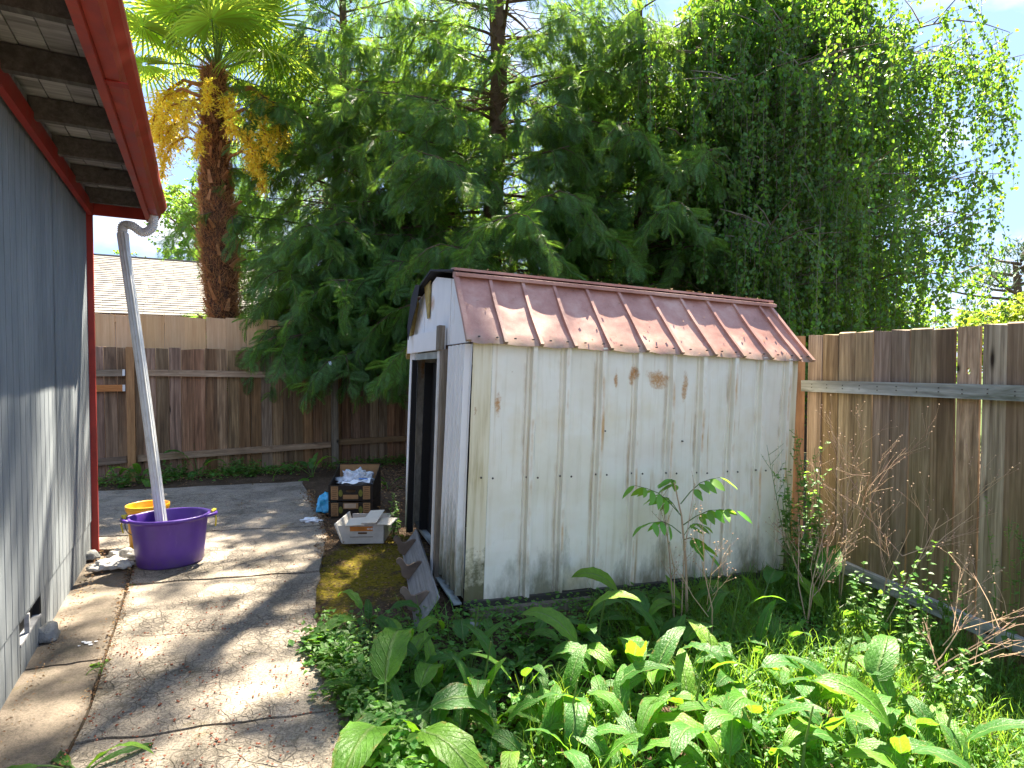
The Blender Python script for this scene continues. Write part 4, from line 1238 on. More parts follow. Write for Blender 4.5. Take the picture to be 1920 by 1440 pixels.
cedar('conifer_tree', 'left tall conifer with dark drooping sprays hanging over the rear fence', (-3.2, 11.0, 0), 15, 2.3, 2.4, 116, 1, .13, frontbias=.12)
cedar('conifer_tree', 'middle tall conifer with a thick brown trunk rising behind the shed roof', (-.30, 10.3, 0), 19, 2.8, 2.1, 152, 2, .22, frontbias=.15)
cedar('conifer_tree', 'right tall conifer with dense dark foliage next to the birch', (2.2, 10.2, 0), 9.3, 2.5, 2.2, 80, 3, .18, frontbias=.1)
cedar('conifer_tree', 'young conifer whose low sprays hang over the rear fence left of the shed', (-2.15, 10.2, 0), 6.0, 2.1, 1.75, 44, 4, .09, frontbias=.4)

# low branch overhanging the fence on the left
def rhomb():
    V = np.array([(0, 0, 0), (.5, .36, .06), (1, 0, -.08), (.5, -.36, .06)]); return V, np.array([(0, 1, 2, 3)])
LV, LQ = rhomb()
L2V = np.array([(0, 0, 0), (.35, .40, .05), (.7, .26, .02), (1.05, 0, -.12), (.7, -.26, .02), (.35, -.40, .05)]); L2Q = np.array([(0, 1, 2, 3), (0, 3, 4, 5)])
def leaftree(name, label, base, H, Rm, zlo, nl, seed, trunk_r, mat, bark, leaf, per, weep=1.0, group=None, squash=(1, 1), zvis=99, lean=(0, 0), shape=.5, strandlen=1.6, keep=None, cat='tree', nsec=7):
    rg = np.random.default_rng(seed); rd = random.Random(seed)
    t = thing(name, label, cat, base, group=group)
    tr = MB(); N = 12
    def tp(z): return Vector((lean[0] * (z / H) ** 1.3 * H + .05 * math.sin(z * 1.3 + seed), lean[1] * z / H + .05 * math.cos(z * 1.1 + seed), z))
    tr.tube([tp(H * .97 * i / N) for i in range(N + 1)], [trunk_r * (1 - .92 * i / N) * (1.25 if i == 0 else 1) for i in range(N + 1)], 10)
    tr.build('trunk', M[bark], t, smooth=True)
    lb = MB(); P = []; D = []; S = []
    for i in range(nl):
        zz = zlo + (H - zlo) * (i + rd.random()) / nl
        az = i * 2.399 + rd.uniform(-.5, .5)
        fr = (zz - zlo) / (H - zlo)
        prof = (math.sin(math.pi * (fr * .80 + .18))) ** shape
        Lr = Rm * prof * rd.uniform(.55, 1.08)
        dh = Vector((math.cos(az) * squash[0], math.sin(az) * squash[1], 0)); p0 = tp(zz * .88)
        pts = []
        for k in range(7):
            q = k / 6
            pts.append(p0 + dh * (Lr * q) + Vector((0, 0, Lr * (.75 * q - weep * .55 * q * q))) + Vector((dh.y, -dh.x, 0)) * (.10 * Lr * math.sin(q * 4 + i)))
        if keep and not keep(Vector(base) + pts[-1]): continue
        lb.tube(pts, [max(.006, trunk_r * .32 * (1 - .88 * k / 6)) for k in range(7)], 5, cap=False)
        if weep > .3 and rd.random() < .12: continue
        for s_ in range(nsec):
            q = .25 + .75 * (s_ + rd.random()) / nsec
            f = q * 6; k = min(5, int(f)); p = pts[k].lerp(pts[k + 1], f - k)
            sa = az + rd.uniform(-1.5, 1.5); sl = Lr * .28 * rd.uniform(.6, 1.3) + .2
            e = Vector((math.cos(sa), math.sin(sa), rd.uniform(-.1, .4))).normalized()
            tip = p + e * sl
            lb.tube([p, p.lerp(tip, .5) + Vector((0, 0, .04)), tip], [.012, .008, .004], 3, cap=False)
            nst = 4
            for j in range(nst):
                a = p.lerp(tip, (j + rd.random()) / nst)
                ln_ = strandlen * (rd.random() ** 1.5 * 1.25 + .15)
                if weep > .3:
                    sw = Vector((rd.uniform(-.18, .18), rd.uniform(-.18, .18), 0)); se = a + sw * 2 + Vector((0, 0, -ln_))
                else:
                    sw = Vector((rd.uniform(-1, 1), rd.uniform(-1, 1), rd.uniform(-.7, .8))).normalized() * ln_ * .5; se = a + sw
                mid = a + (se - a) * .45 + Vector((sw.x, sw.y, .05))
                if (a.z + base[2]) < zvis: lb.tube([a, mid, se], [.004, .003, .002], 3, cap=False)
                npl = int(ln_ * per * (1 if (a.z + base[2]) < zvis else .45))
                for w in np.sort(rg.random(npl)):
                    pp = a.lerp(mid, w * 2) if w < .5 else mid.lerp(se, w * 2 - 1)
                    P.append((pp.x + rd.gauss(0, .035), pp.y + rd.gauss(0, .035), pp.z + rd.gauss(0, .02)))
                    D.append((rd.uniform(-1, 1), rd.uniform(-1, 1), -rd.uniform(.1, 1.6) * (1 if weep > .3 else .4)))
                    S.append(leaf * rd.uniform(.65, 1.25) * (1 if (a.z + base[2]) < zvis else 1.7))
    lb.build('branches', M[bark], t, smooth=True)
    P = np.array(P); D = np.array(D); S = np.array(S)
    cr = MB(); instances(cr, LV if leaf < .045 else L2V, LQ if leaf < .045 else L2Q, None, frames(D, roll=rg.uniform(-1.4, 1.4, len(P))), P, S)
    cr.build('crown', M[mat], t)
    print(name, 'leaves', len(P))
    return t
leaftree('birch_tree', 'weeping birch with a pale trunk just right of the conifers', (3.72, 9.8, 0), 8.9, 2.2, 2.4, 64, 21, .13, 'birch', 'birch_bark', .062, 50, 1.0, 'weeping birches', zvis=7.3, strandlen=1.5, lean=(.02, 0), nsec=9)
leaftree('birch_tree', 'wide weeping birch hanging over the right fence against the sky', (5.35, 10.6, 0), 9.2, 2.75, 1.7, 84, 22, .14, 'birch', 'birch_bark', .062, 52, 1.0, 'weeping birches', zvis=7.8, strandlen=1.7, nsec=9, shape=.7)
# brighter trees further back
leaftree('maple_tree', 'bright green tree glimpsed between the conifer trunks', (-2.0, 14.5, 0), 9, 3.2, 1.5, 34, 31, .16, 'bright_leaf', 'bark', .10, 26, .1, 'bright trees beyond the conifers', strandlen=.9)
leaftree('maple_tree', 'bright green tree behind the birch and the right conifer', (4.2, 15.5, 0), 9, 3.6, 1.2, 34, 32, .16, 'bright_leaf', 'bark', .10, 26, .1, 'bright trees beyond the conifers', strandlen=.9)
leaftree('maple_tree', 'green tree rising left of the palm trunk above the shingled roof', (-11.2, 21.5, 0), 8.4, 3.2, 2.2, 34, 33, .16, 'bright_leaf', 'bark', .10, 28, .1, 'trees above the neighbour roof', strandlen=.9)
cedar('conifer_tree', 'feathery conifer standing behind the palm trunk', (-9.6, 20.5, 0), 10.0, 2.6, 2.2, 50, 35, .15, mat='cedar_light', group='trees above the neighbour roof', zvis=20, dens=.8)
leaftree('hedge', 'sunny yellow-green hedge beyond the right fence corner', (12.2, 14.2, 0), 3.0, 2.0, .4, 26, 36, .08, 'yellow_leaf', 'bark', .10, 30, .0, strandlen=.7, cat='hedge')
leaftree('maple_tree', 'bright green tree low behind the wide birch at the right', (8.6, 15.0, 0), 4.4, 2.6, .8, 30, 38, .1, 'bright_leaf', 'bark', .09, 30, .1, 'bright trees beyond the conifers', strandlen=.8)
# flat-topped pine far right
def pine():
    rg = np.random.default_rng(5); rd = random.Random(5)
    t = thing('pine_tree', 'distant dark pine with flat layered crown at the right edge', 'tree', (21.6, 25.0, 0))
    tr = MB(); tr.tube([(0, 0, 0), (.1, 0, 3), (-.2, .1, 6)], [.3, .24, .08], 8)
    tr.build('trunk', M['bark'], t); P = []; D = []; lb = MB()
    for i in range(26):
        z = 2.0 + 4.4 * i / 26; az = rd.uniform(0, 6.28); Lr = 3.6 * (1 - .6 * abs((z - 4.0) / 3)) * rd.uniform(.6, 1)
        e = Vector((math.cos(az) * Lr, math.sin(az) * Lr, .7)); lb.tube([(0, 0, z), Vector((0, 0, z)) + e * .5 + Vector((0, 0, -.1)), Vector((0, 0, z)) + e], [.08, .05, .02], 5)
        for k in range(170):
            q = rd.uniform(.35, 1.05); c = Vector((0, 0, z)) + e * q
            P.append((c.x + rd.gauss(0, .35), c.y + rd.gauss(0, .35), c.z + rd.gauss(0, .13) + .1)); D.append((rd.gauss(0, 1), rd.gauss(0, 1), rd.uniform(0, 1.2)))
    lb.build('branches', M['bark'], t)
    cr = MB(); P = np.array(P); D = np.array(D); instances(cr, np.array([(0, 0, 0), (.5, .10, 0), (1, 0, 0), (.5, -.10, 0)]), LQ, None, frames(D), P, rg.uniform(.2, .4, len(P))); cr.build('crown', M['pine'], t)
pine()

# ------------------------------------------------------------------ palm
PB = Vector((-4.62, 9.3, 0)); PH = 6.15
palm = thing('palm_tree', 'fan palm with shaggy brown trunk and yellow flower clusters left of the conifers', 'palm tree', PB)
def pc(z): return Vector((.05 * math.sin(z * .9), .0, z))
def pr(z): return .235 + .025 * math.sin(z * 2.3) - .05 * max(0, (z - 4.4)) 
m = MB(); m.tube([pc(PH * i / 24) for i in range(25)], [pr(PH * i / 24) * .93 for i in range(25)], 16); m.build('trunk', M['palm_core'], palm, smooth=True)
n = 26000
z = rng.uniform(1.6, PH + .05, n); a = rng.uniform(0, 2 * math.pi, n)
tuft = .03 * np.sin(z * 19 + np.sin(a * 3) * 2) + .02 * np.sin(a * 7 + z * 9)
rr = np.array([pr(q) for q in z]) * .92
P = np.stack([.05 * np.sin(z * .9) + rr * np.cos(a), rr * np.sin(a), z], 1)
D = np.stack([np.cos(a) * (.55 + tuft * 10) + rng.normal(0, .35, n), np.sin(a) * (.55 + tuft * 10) + rng.normal(0, .35, n), rng.normal(.25, .75, n)], 1)
m = MB(); instances(m, [(0, .028, 0), (0, -.028, 0), (1, 0, 0)], None, [(0, 1, 2)], frames(D, roll=rng.uniform(-1.5, 1.5, n)), P, rng.uniform(.05, .135, n) + np.maximum(0, tuft))
m.build('trunk_fibre', M['fibre'], palm, kind='stuff')
rd = random.Random(8)
stub = MB(); stub.hexa([(-.028, -.008, 0), (.028, -.008, 0), (.028, .008, 0), (-.028, .008, 0), (-.014, -.055, .15), (.014, -.055, .15), (.012, -.045, .155), (-.012, -.045, .155)])
sm = stub.mesh('leaf_stub', M['palm_stub'], fixn=True)
for i in range(120):
    zz = 1.8 + 3.9 * (i / 120); aa = i * 2.399 + rd.uniform(-.2, .2); r_ = pr(zz) * 1.02
    c = pc(zz)
    link('leaf_stub', sm, palm, (c.x + r_ * math.cos(aa), r_ * math.sin(aa), zz), (R(rd.uniform(-15, 40)), R(rd.uniform(-25, 25)), aa + math.pi / 2), (rd.uniform(.7, 1.3),) * 3)
def fan(seed, rad=.80, n=38, span=160, droop=.1):
    rd = random.Random(seed); m = MB(); V = []; Q = []; T_ = []
    for k in range(n):
        an = R(-span + 2 * span * (k + .5) / n); l = rad * (.72 + .28 * math.cos(an * .5)) * rd.uniform(.93, 1.04)
        d = Vector((math.cos(an), math.sin(an), 0)); s = Vector((-d.y, d.x, 0)); hw = R(span / n) * 1.0
        cup = -droop - .10 * abs(an) / 2.8
        i = len(V)
        secs = []
        for q, wf, fo in ((.06, 1, 0), (.30, 1, 1), (.62, .62, .8), (.86, .32, .5)):
            zc = cup * (q ** 2) * l - (.22 * l * max(0, q - .55) ** 1.5 * rd.uniform(.3, 2.2))
            w = math.tan(hw) * min(q, .42) * l * wf
            p = d * (l * q); secs += [p + s * w + Vector((0, 0, zc + .006 * fo)), p + Vector((0, 0, zc - .012 * fo)), p - s * w + Vector((0, 0, zc + .006 * fo))]
        tip = d * l + Vector((0, 0, cup * l - .10 * l * rd.uniform(.2, 2)))
        V += [tuple(p) for p in secs] + [tuple(tip)]
        for j in range(3):
            b = i + j * 3
            Q += [(b, b + 1, b + 4, b + 3), (b + 1, b + 2, b + 5, b + 4)]
        T_ += [(i + 9, i + 10, i + 12), (i + 10, i + 11, i + 12)]
    m.addq(V, Q, T_); return m
fans = [fan(s, droop=dr).mesh('fan_blade', M['palm_leaf']) for s, dr in ((1, .05), (2, .18), (3, .35), (4, .7))]
crown0 = Vector((.0, 0, PH))
rd = random.Random(18)
nf = 28
for i in range(nf):
    az = i * 2.399 + rd.uniform(-.25, .25); el = R(84 - 88 * (i / nf) + rd.uniform(-8, 8))
    pl = rd.uniform(.85, 1.2)
    d = Vector((math.cos(az) * math.cos(el), math.sin(az) * math.cos(el), math.sin(el)))
    hub = crown0 + d * pl + Vector((0, 0, -.10 * math.cos(el)))
    m = MB(); m.tube([crown0 + d * .05, crown0 + d * pl * .5 + Vector((0, 0, .01)), hub], [.02, .012, .009], 5)
    fr = m.build('frond', M['palm_stem'], palm)
    dd = (d + Vector((0, 0, -.25))).normalized()
    F = frames(np.array([tuple(dd)]))[0]; Mx = Matrix([list(F[0]), list(F[1]), list(F[2])]) @ Euler((rd.uniform(-.5, .5), 0, 0)).to_matrix()
    o = link('fan_blade', fans[0 if el > R(45) else 1 if el > R(10) else 2 if i < 30 else 3], fr, hub, Mx.to_euler(), (rd.uniform(.98, 1.28),) * 3)
# flower clusters
def flower(seed):
    rd = random.Random(seed); V = []; m = MB()
    P = []; D = []; S = []
    axis_ = [Vector((0, 0, 0)), Vector((.25, 0, .08)), Vector((.45, 0, -.05)), Vector((.58, 0, -.32)), Vector((.62, 0, -.62))]
    for i in range(26):
        q = .35 + .65 * i / 26; f = q * 4; k = min(3, int(f)); p = axis_[k].lerp(axis_[k + 1], f - k)
        for s in range(3):
            a = rd.uniform(0, 6.28); e = Vector((math.cos(a), math.sin(a), rd.uniform(-1.1, .1))).normalized(); l = rd.uniform(.10, .24) * (1.25 - .5 * q)
            for j in range(9):
                w = (j + rd.random()) / 9; c = p + e * l * w + Vector((0, 0, -.05 * w * w))
                P.append(tuple(c)); D.append((e.x + rd.gauss(0, .7), e.y + rd.gauss(0, .7), e.z + rd.gauss(0, .7))); S.append(rd.uniform(.05, .095) * (1.15 - .4 * w))
    instances(m, [(0, 0, 0), (.5, .2, .0), (1, 0, 0), (.5, -.2, 0)], [(0, 1, 2, 3)], None, frames(np.array(D)), np.array(P), np.array(S))
    st = MB(); st.tube(axis_, [.028, .022, .016, .010, .005], 6)
    return m, st
fl = []
for s in range(4):
    a_, b_ = flower(s + 40); fl.append((a_.mesh('flower_cluster', M['palm_flower']), b_.mesh('flower_stalk', M['palm_stub'])))
for i, (azd, dz, sc) in enumerate(((180, .05, 1.5), (200, -.15, 1.35), (228, -.40, 1.2), (262, -.40, 1.05), (285, -.1, .9), (310, -.3, 1.2), (345, -.45, 1.45), (5, -.05, 1.5), (25, .05, 1.4), (160, .1, 1.45), (330, -.75, 1.3), (215, -.65, 1.1), (272, -.80, .85), (350, -1.05, 1.1), (198, -.85, 1.1))):
    a_, b_ = fl[i % 4]
    r_ = .16
    r_ = .2
    o = link('flower_stalk', b_, palm, (r_ * math.cos(R(azd)), r_ * math.sin(R(azd)), PH - .30 + dz), (0, 0, R(azd)), (sc * .84,) * 3)
    link('flower_cluster', a_, o)['kind'] = 'stuff'
# ------------------------------------------------------------------ tub, bucket, rags, rock
def on_ground(px, py, z=.035): return G(px, py, z0=z)
tc_ = Vector((-2.57, 4.38, .036))
tub = thing('tub', 'large purple plastic tub with yellow rope handles under the downspout', 'tub', tc_, (0, 0, R(20)))
SX, SY = 1.0, .84
m = MB()
prof = [(0, 0), (.20, 0), (.215, .006), (.222, .02), (.232, .12), (.245, .25), (.256, .330), (.258, .338), (.272, .340), (.276, .352), (.272, .364), (.258, .366), (.250, .355), (.238, .25), (.218, .03), (0, .025)]
m.lathe(prof, 48, SX, SY); m.build('body', M['purple'], tub, smooth=True)
for s in (-1, 1):
    m = MB(); pts = []
    for k in range(9):
        a = R(-26 + 52 * k / 8); pts.append((s * (.275 * SX * math.cos(a) + .035 * math.sin(math.pi * k / 8)), .275 * SY * math.sin(a), .352))
    m.tube(pts, [.010] + [.014] * 7 + [.010], 8); h = m.build('handle', M['purple'], tub, smooth=True)
    m = MB(); m.tube([(s * .285, -.035, .372), (s * .305, 0, .378), (s * .285, .03, .372)], .011, 6); m.tube([(s * .305, .0, .37), (s * .312, -.01, .31), (s * .305, .012, .25)], .006, 5)
    m.build('rope', M['yellow_rope'], h)
bk = thing('bucket', 'yellow plastic bucket standing behind the purple tub by the corner', 'bucket', (-2.985, 4.78, .04))
m = MB(); m.lathe([(0, 0), (.125, 0), (.130, .01), (.145, .30), (.152, .302), (.153, .315), (.158, .318), (.158, .345), (.152, .348), (.146, .34), (.126, .02), (0, .02)], 40); m.build('body', M['yellow_plastic'], bk, smooth=True)
m = MB(); pts = [(.16 * math.cos(R(a)), -.16 * math.sin(R(a)) , .30 - .17 * math.sin(R(a))) for a in range(0, 181, 15)]; m.tube(pts, .004, 5); m.build('handle', M['screw'], bk)
def blob(name, mat, c, r, seed, label, cat, sq=(1, 1, .5), amp=.35, fr=3.0, parent=None, rot=0, group=None, sub=4, crease=.12):
    bm = bmesh.new(); bmesh.ops.create_icosphere(bm, subdivisions=sub, radius=1)
    for v in bm.verts:
        p = v.co.copy(); n1 = mnoise.noise(p * fr + Vector((seed, 0, 0))); n2 = abs(mnoise.noise(p * fr * 2.6 + Vector((0, seed, 0))))
        k = 1 + amp * n1 - crease * n2 * 2
        v.co = Vector((p.x * sq[0], p.y * sq[1], max(-.25, p.z) * sq[2])) * k * r
    me = bpy.data.meshes.new(name); bm.to_mesh(me); bm.free(); me.materials.append(mat)
    me.polygons.foreach_set('use_smooth', np.ones(len(me.polygons), bool))
    o = link(name, me, parent, c, (0, 0, rot))
    if label: tag(o, label, cat, group)
    return o
g = on_ground(203, 1066); blob('rag', M['rag'], (g.x, g.y, .055), .115, 1, 'crumpled dirty white rag in front, nearest the path', 'rag', (1, .55, .45), .5, 2.6, rot=.7)
g = on_ground(238, 1048); blob('rag', M['rag'], (g.x, g.y, .055), .135, 5, 'long crumpled dirty white rag lying against the yellow bucket', 'rag', (1.1, .5, .42), .5, 2.6, rot=-.2)
g = on_ground(220, 1064); blob('rag', M['rag'], (g.x + .03, g.y, .05), .085, 9, 'small crumpled rag wedged between the two larger rags', 'rag', (.9, .6, .55), .5, 2.6, rot=.3)
g = on_ground(90, 1195); blob('rock', M['rock'], (g.x - .01, g.y, .045), .075, 3, 'grey rock propped against the house skirt', 'rock', (.9, .8, .95), .35, 1.6, sub=3, crease=.2)
g = on_ground(165, 1050); blob('rock', M['rock'], (g.x, g.y + .03, .05), .065, 13, 'small grey rock at the foot of the red corner trim', 'rock', (.9, .9, .8), .35, 1.6, sub=3, crease=.2)
g = G(905, 1168); blob('rock', M['rock'], (g.x - .06, g.y - .06, g.z + .02), .06, 17, 'flat rock beside the near end of the fallen shelf', 'rock', (1.2, .8, .4), .3, 1.6, sub=3, crease=.2)

# ------------------------------------------------------------------ cartons
BR = R(3)
def carton(name, label, loc, w, d_, h, rot=0, back=0, window='brown'):
    t = thing(name, label, 'box', loc, (0, 0, rot)); th = .006
    m = MB(); m.box((0, d_ / 2, .004), (w, d_, .008)); m.build('bottom', M['card_brown'], t)
    m = MB()   # front panel with hand hole
    hw, hh = .048, .016; cx, cz = 0, h * .60
    K = 16; ring = [(cx + hw * max(-1, min(1, 1.25 * math.cos(2 * math.pi * k / K))), cz + hh * math.sin(2 * math.pi * k / K)) for k in range(K)]
    out = []
    for k in range(K):
        a = 2 * math.pi * k / K; c, s = math.cos(a), math.sin(a); mx = max(abs(c), abs(s))
        out.append((c / mx * w / 2, h / 2 + s / mx * h / 2 + (-.012 * (1 - abs(c / mx)) if s > .3 else 0)))
    V = []
    for y in (0, -th): V += [(a, y, z) for a, z in ring] + [(a, y, z) for a, z in out]
    F = []
    for k in range(K):
        l = (k + 1) % K
        F += [(k, K + k, K + l, l), (2 * K + l, 3 * K + l, 3 * K + k, 2 * K + k), (k, l, 2 * K + l, 2 * K + k), (K + l, K + k, 3 * K + k, 3 * K + l)]
    m.add(V, F); fr = m.build('front_panel', M['card_black'], t, fixn=True)
    for x in (-w * .36, w * .36):
        m = MB(); m.box((x, -th - .002, h * .5), (w * .16, .002, h * .80)); pn_ = m.build('label_panel', M['card_brown'], fr)
        m2 = MB()
        for j in range(6): m2.box((x, -th - .0037, h * (.18 + .125 * j)), (w * (.09 + .03 * (j % 2)), .001, h * .035))
        q = m2.build('print_lines', M['ink'], t, kind='stuff')
        m = MB(); sgx = -1 if x < 0 else 1
        m.prism([(x - sgx * (w * .085 + .022) + .02 * math.cos(a), h * .48 + .036 * math.sin(a)) for a in np.linspace(0, 6.2, 12)], -th - .0022, -th - .0008, 'y'); m.build('printed_fruit', M['green_print'], fr, fixn=True)
    m = MB(); m.box((0, -th - .002, h * (.25 if window == 'brown' else .72)), (w * .34, .002, h * (.26 if window == 'brown' else .36))); m.build('label_panel', M['card_brown'], fr)
    if window != 'brown':
        m = MB(); m.box((-.005, -th - .004, h * .73), (w * .26, .0015, h * .27)); m.build('sticker', M['card_pale'], fr)
    for x in (-w / 2 + .003, w / 2 - .003):
        m = MB(); m.hexa([(x - .003, .001, 0), (x + .003, .001, 0), (x + .003, d_, 0), (x - .003, d_, 0), (x - .003, .001, h - .01), (x + .003, .001, h - .01), (x + .003, d_, h + back), (x - .003, d_, h + back)]); m.build('side_panel', M['card_black'], t)
    m = MB(); m.box((0, d_ - .003, (h + back) / 2), (w - .014, .006, h + back)); m.build('back_panel', M['card_brown'], t)
    m = MB(); m.box((0, d_ - .003, h + back + .003), (w + .004, .014, .006)); m.build('rim', M['card_black'], t)
    return t
bx = at(658, 975, 5.85); bx.z = .0
W = .44
carton('produce_box', 'lower black and brown printed produce carton standing on the ground', bx, W, .45, .165, R(3), window='pale', back=0)
carton('produce_box', 'open upper printed carton holding crumpled plastic, stacked on another', (bx.x, bx.y, .168), W, .46, .165, R(3), back=.13)
blob('plastic_bag', M['plastic_bag'], (bx.x - .01, bx.y + .27, .315), .18, 2, 'crumpled clear plastic inside the upper carton', 'plastic bag', (1, .75, .75), .5, 3.2, crease=.35)
pp = thing('paper_bag', 'white paper with blue print in the front of the upper carton', 'paper', (bx.x + .02, bx.y + .07, .325), (R(8), 0, R(4)))
m = MB(); V = []; 
for j in range(5):
    for i in range(9):
        V.append((-.13 + .28 * i / 8, .10 * j / 4, .012 * math.sin(i * 1.4 + j) + .02 * i / 8))
Q = [(j * 9 + i, j * 9 + i + 1, (j + 1) * 9 + i + 1, (j + 1) * 9 + i) for j in range(4) for i in range(8)]
m.addq(V, Q); m.build('sheet', M['paper'], pp, smooth=True)
m = MB(); m.box((.08, .05, .036), (.09, .03, .002), (0, .1, .2)); m.build('print', M['blue_print'], pp)
blob('plastic_bag', M['blue_bag'], (bx.x - .28, bx.y + .12, .085), .13, 7, 'light blue plastic bag slumped left of the stacked cartons', 'plastic bag', (.75, .9, 1.1), .3, 2.0, crease=.15)
blob('paper_scrap', M['paper'], (bx.x - .30, bx.y - .28, .045), .07, 8, 'white crumpled scrap on the ground in front of the blue bag', 'scrap', (1.3, .8, .35), .6, 2.4, crease=.3)
wb = thing('white_box', 'flattened white fruit box with folded flaps in front of the cartons', 'box', G(678, 1019, z0=.02), (0, 0, R(2)))
w, d_, h = .385, .42, .15
m = MB(); m.box((.02, 0, h / 2), (w - .06, .007, h)); fr = m.build('front_panel', M['card_white'], wb)
m = MB(); m.box((.0, -.006, h * .84), (.19, .004, h * .26)); m.build('orange_band', M['card_orange'], fr)
m = MB(); m.box((.01, -.0085, h * .60), (.075, .001, .014)); m.build('print', M['ink'], fr)
m = MB()
for j in range(5): m.box((.052 + j * .011, -.009, h * .84), (.005, .001, .016 if j % 2 else .011))
m.build('lettering', M['paper'], wb, kind='stuff')
m = MB(); m.box((.0, -.006, h * .38), (.195, .003, .003)); m.build('fold', M['ink'], fr)
m = MB(); m.hexa([(-.165, .0, 0), (-.155, .0, 0), (-.155, d_, 0), (-.165, d_, 0), (-.235, .02, h + .01), (-.225, .02, h + .01), (-.195, d_, h + .02), (-.205, d_, h + .02)]); m.build('side_panel', M['card_white'], wb)
m = MB(); m.hexa([(-.15, -.004, 0), (-.095, -.008, 0), (-.095, -.002, 0), (-.15, .002, 0), (-.20, .0, h), (-.095, -.008, h), (-.095, -.002, h), (-.20, .006, h)]); m.build('corner_flap', M['card_white'], wb)
m = MB(); m.box((w / 2 - .01, d_ / 2, h / 2), (.006, d_, h)); m.build('side_panel', M['card_white'], wb)
m = MB(); m.box((.0, d_, h / 2), (w - .04, .006, h)); m.build('back_panel', M['card_white'], wb)
m = MB(); m.box((0, d_ / 2, .006), (w - .06, d_ - .02, .006)); m.build('bottom', M['card_brown'], wb)
slab3([(-.13, -.03, h + .006), (.03, -.03, h + .012), (.03, .16, h + .03), (-.13, .16, h + .02)], .005).build('flap', M['card_white_lit'], wb)
slab3([(.0, -.015, h + .022), (.13, -.03, h + .030), (.16, .19, h + .085), (.04, .19, h + .08)], .005).build('flap', M['card_white_lit'], wb)
slab3([(.12, -.02, h + .012), (.25, -.01, h + .004), (.28, .16, h + .02), (.14, .15, h + .03)], .005).build('flap', M['card_white_lit'], wb)
pf_ = on_rear(620); fp = RA + RD * pf_
# white scrap caught in the branch near the fence post
sc_ = at(619, 684, 8.3); blob('scrap', M['paper'], sc_, .045, 23, 'white scrap hanging in the low branches by the grey fence post', 'scrap', (.8, .5, 1.3), .7, 2.4, sub=2)

# ------------------------------------------------------------------ dock plants
def dock_leaf(seed, rise, curve, petiole, wid, wave=.012, fold=.22):
    rd = random.Random(seed); NL, NW = 14, 6
    # midrib curve
    ang = rise; p = Vector((0, 0, 0)); pts = [p.copy()]
    for k in range(4):
        p = p + Vector((math.cos(ang), 0, math.sin(ang))) * (petiole / 4); ang -= curve * .10; pts.append(p.copy())
    mid = []; angs = []
    for k in range(NL + 1):
        mid.append(p.copy()); angs.append(ang); p = p + Vector((math.cos(ang), 0, math.sin(ang))) * (1.0 / NL); ang -= curve * (.06 + .10 * k / NL)
    V = []; UV = []; Q = []; ph = rd.uniform(0, 6); tw = rd.uniform(-.35, .35)
    for j in range(NL + 1):
        t = j / NL
        w = .86 * wid * (math.sin(math.pi * min(1, t ** .72)) ** .62) * (1 - .25 * t)
        if j == 0: w = wid * .12
        if j == NL: w = .003
        a = angs[j]; nrm = Vector((-math.sin(a), 0, math.cos(a))); sdv = Vector((0, 1, 0)); tr_ = tw * t
        sdv = sdv * math.cos(tr_) + nrm * math.sin(tr_)
        nrm2 = Vector((-math.sin(a), 0, math.cos(a))) * math.cos(tr_) - Vector((0, 1, 0)) * math.sin(tr_)
        for i in range(NW + 1):
            s = i / NW * 2 - 1
            z = fold * w * abs(s) ** 1.3 - .10 * w * s * s
            z += wave * abs(s) ** 2 * (math.sin(t * 24 + ph + (3 if s > 0 else 0)) + .6 * math.sin(t * 41 + ph * 2)) * (w / wid)
            z += .007 * math.sin(t * 38 - abs(s) * 6) * (1 - abs(s)) * (w / wid) * 1.0
            q = mid[j] + sdv * (s * w * (1 + .05 * math.sin(t * 30 + ph * (1 if s > 0 else 1.7)))) + nrm2 * z
            V.append(tuple(q)); UV.append(((s + 1) / 2 * 1.0, t))
    W_ = NW + 1
    Q = [(j * W_ + i, j * W_ + i + 1, (j + 1) * W_ + i + 1, (j + 1) * W_ + i) for j in range(NL) for i in range(NW)]
    UVs = [(.5 + (u - .5) * .62, v) for u, v in UV]
    m = MB(); m.addq(V, Q, uv=UVs)
    st = MB(); st.tube(pts, [.020, .015, .013, .012, .011], 5, cap=False)
    m.add(np.concatenate(st.v), st.f, uv=np.tile([[.5, .02]], (st.n, 1)))
    return m.mesh('leaf', M['dock'], smooth=True)
UP = [dock_leaf(i, R(rd_), c, p, w) for i, (rd_, c, p, w) in enumerate(((80, .9, .45, .19), (74, 1.4, .55, .22), (84, .6, .4, .17), (70, 1.8, .6, .20), (78, 1.1, .7, .24)))]
MD = [dock_leaf(i + 20, R(rd_), c, p, w) for i, (rd_, c, p, w) in enumerate(((58, 2.0, .6, .23), (50, 2.4, .5, .20), (62, 2.6, .55, .25), (45, 1.6, .6, .19)))]
LO = [dock_leaf(i + 40, R(rd_), c, p, w) for i, (rd_, c, p, w) in enumerate(((34, 1.8, .5, .24), (28, 1.4, .45, .20), (40, 2.8, .5, .26), (20, 1.0, .4, .22)))]
NR = [dock_leaf(60, R(66), .9, .15, .07, .010), dock_leaf(61, R(50), 1.3, .15, .065, .010), dock_leaf(62, R(30), 1.2, .15, .07, .010)]
NR2 = [dock_leaf(70, R(72), 1.3, .5, .14, .022), dock_leaf(71, R(60), 2.2, .5, .13, .025), dock_leaf(72, R(48), 2.6, .4, .15, .02)]
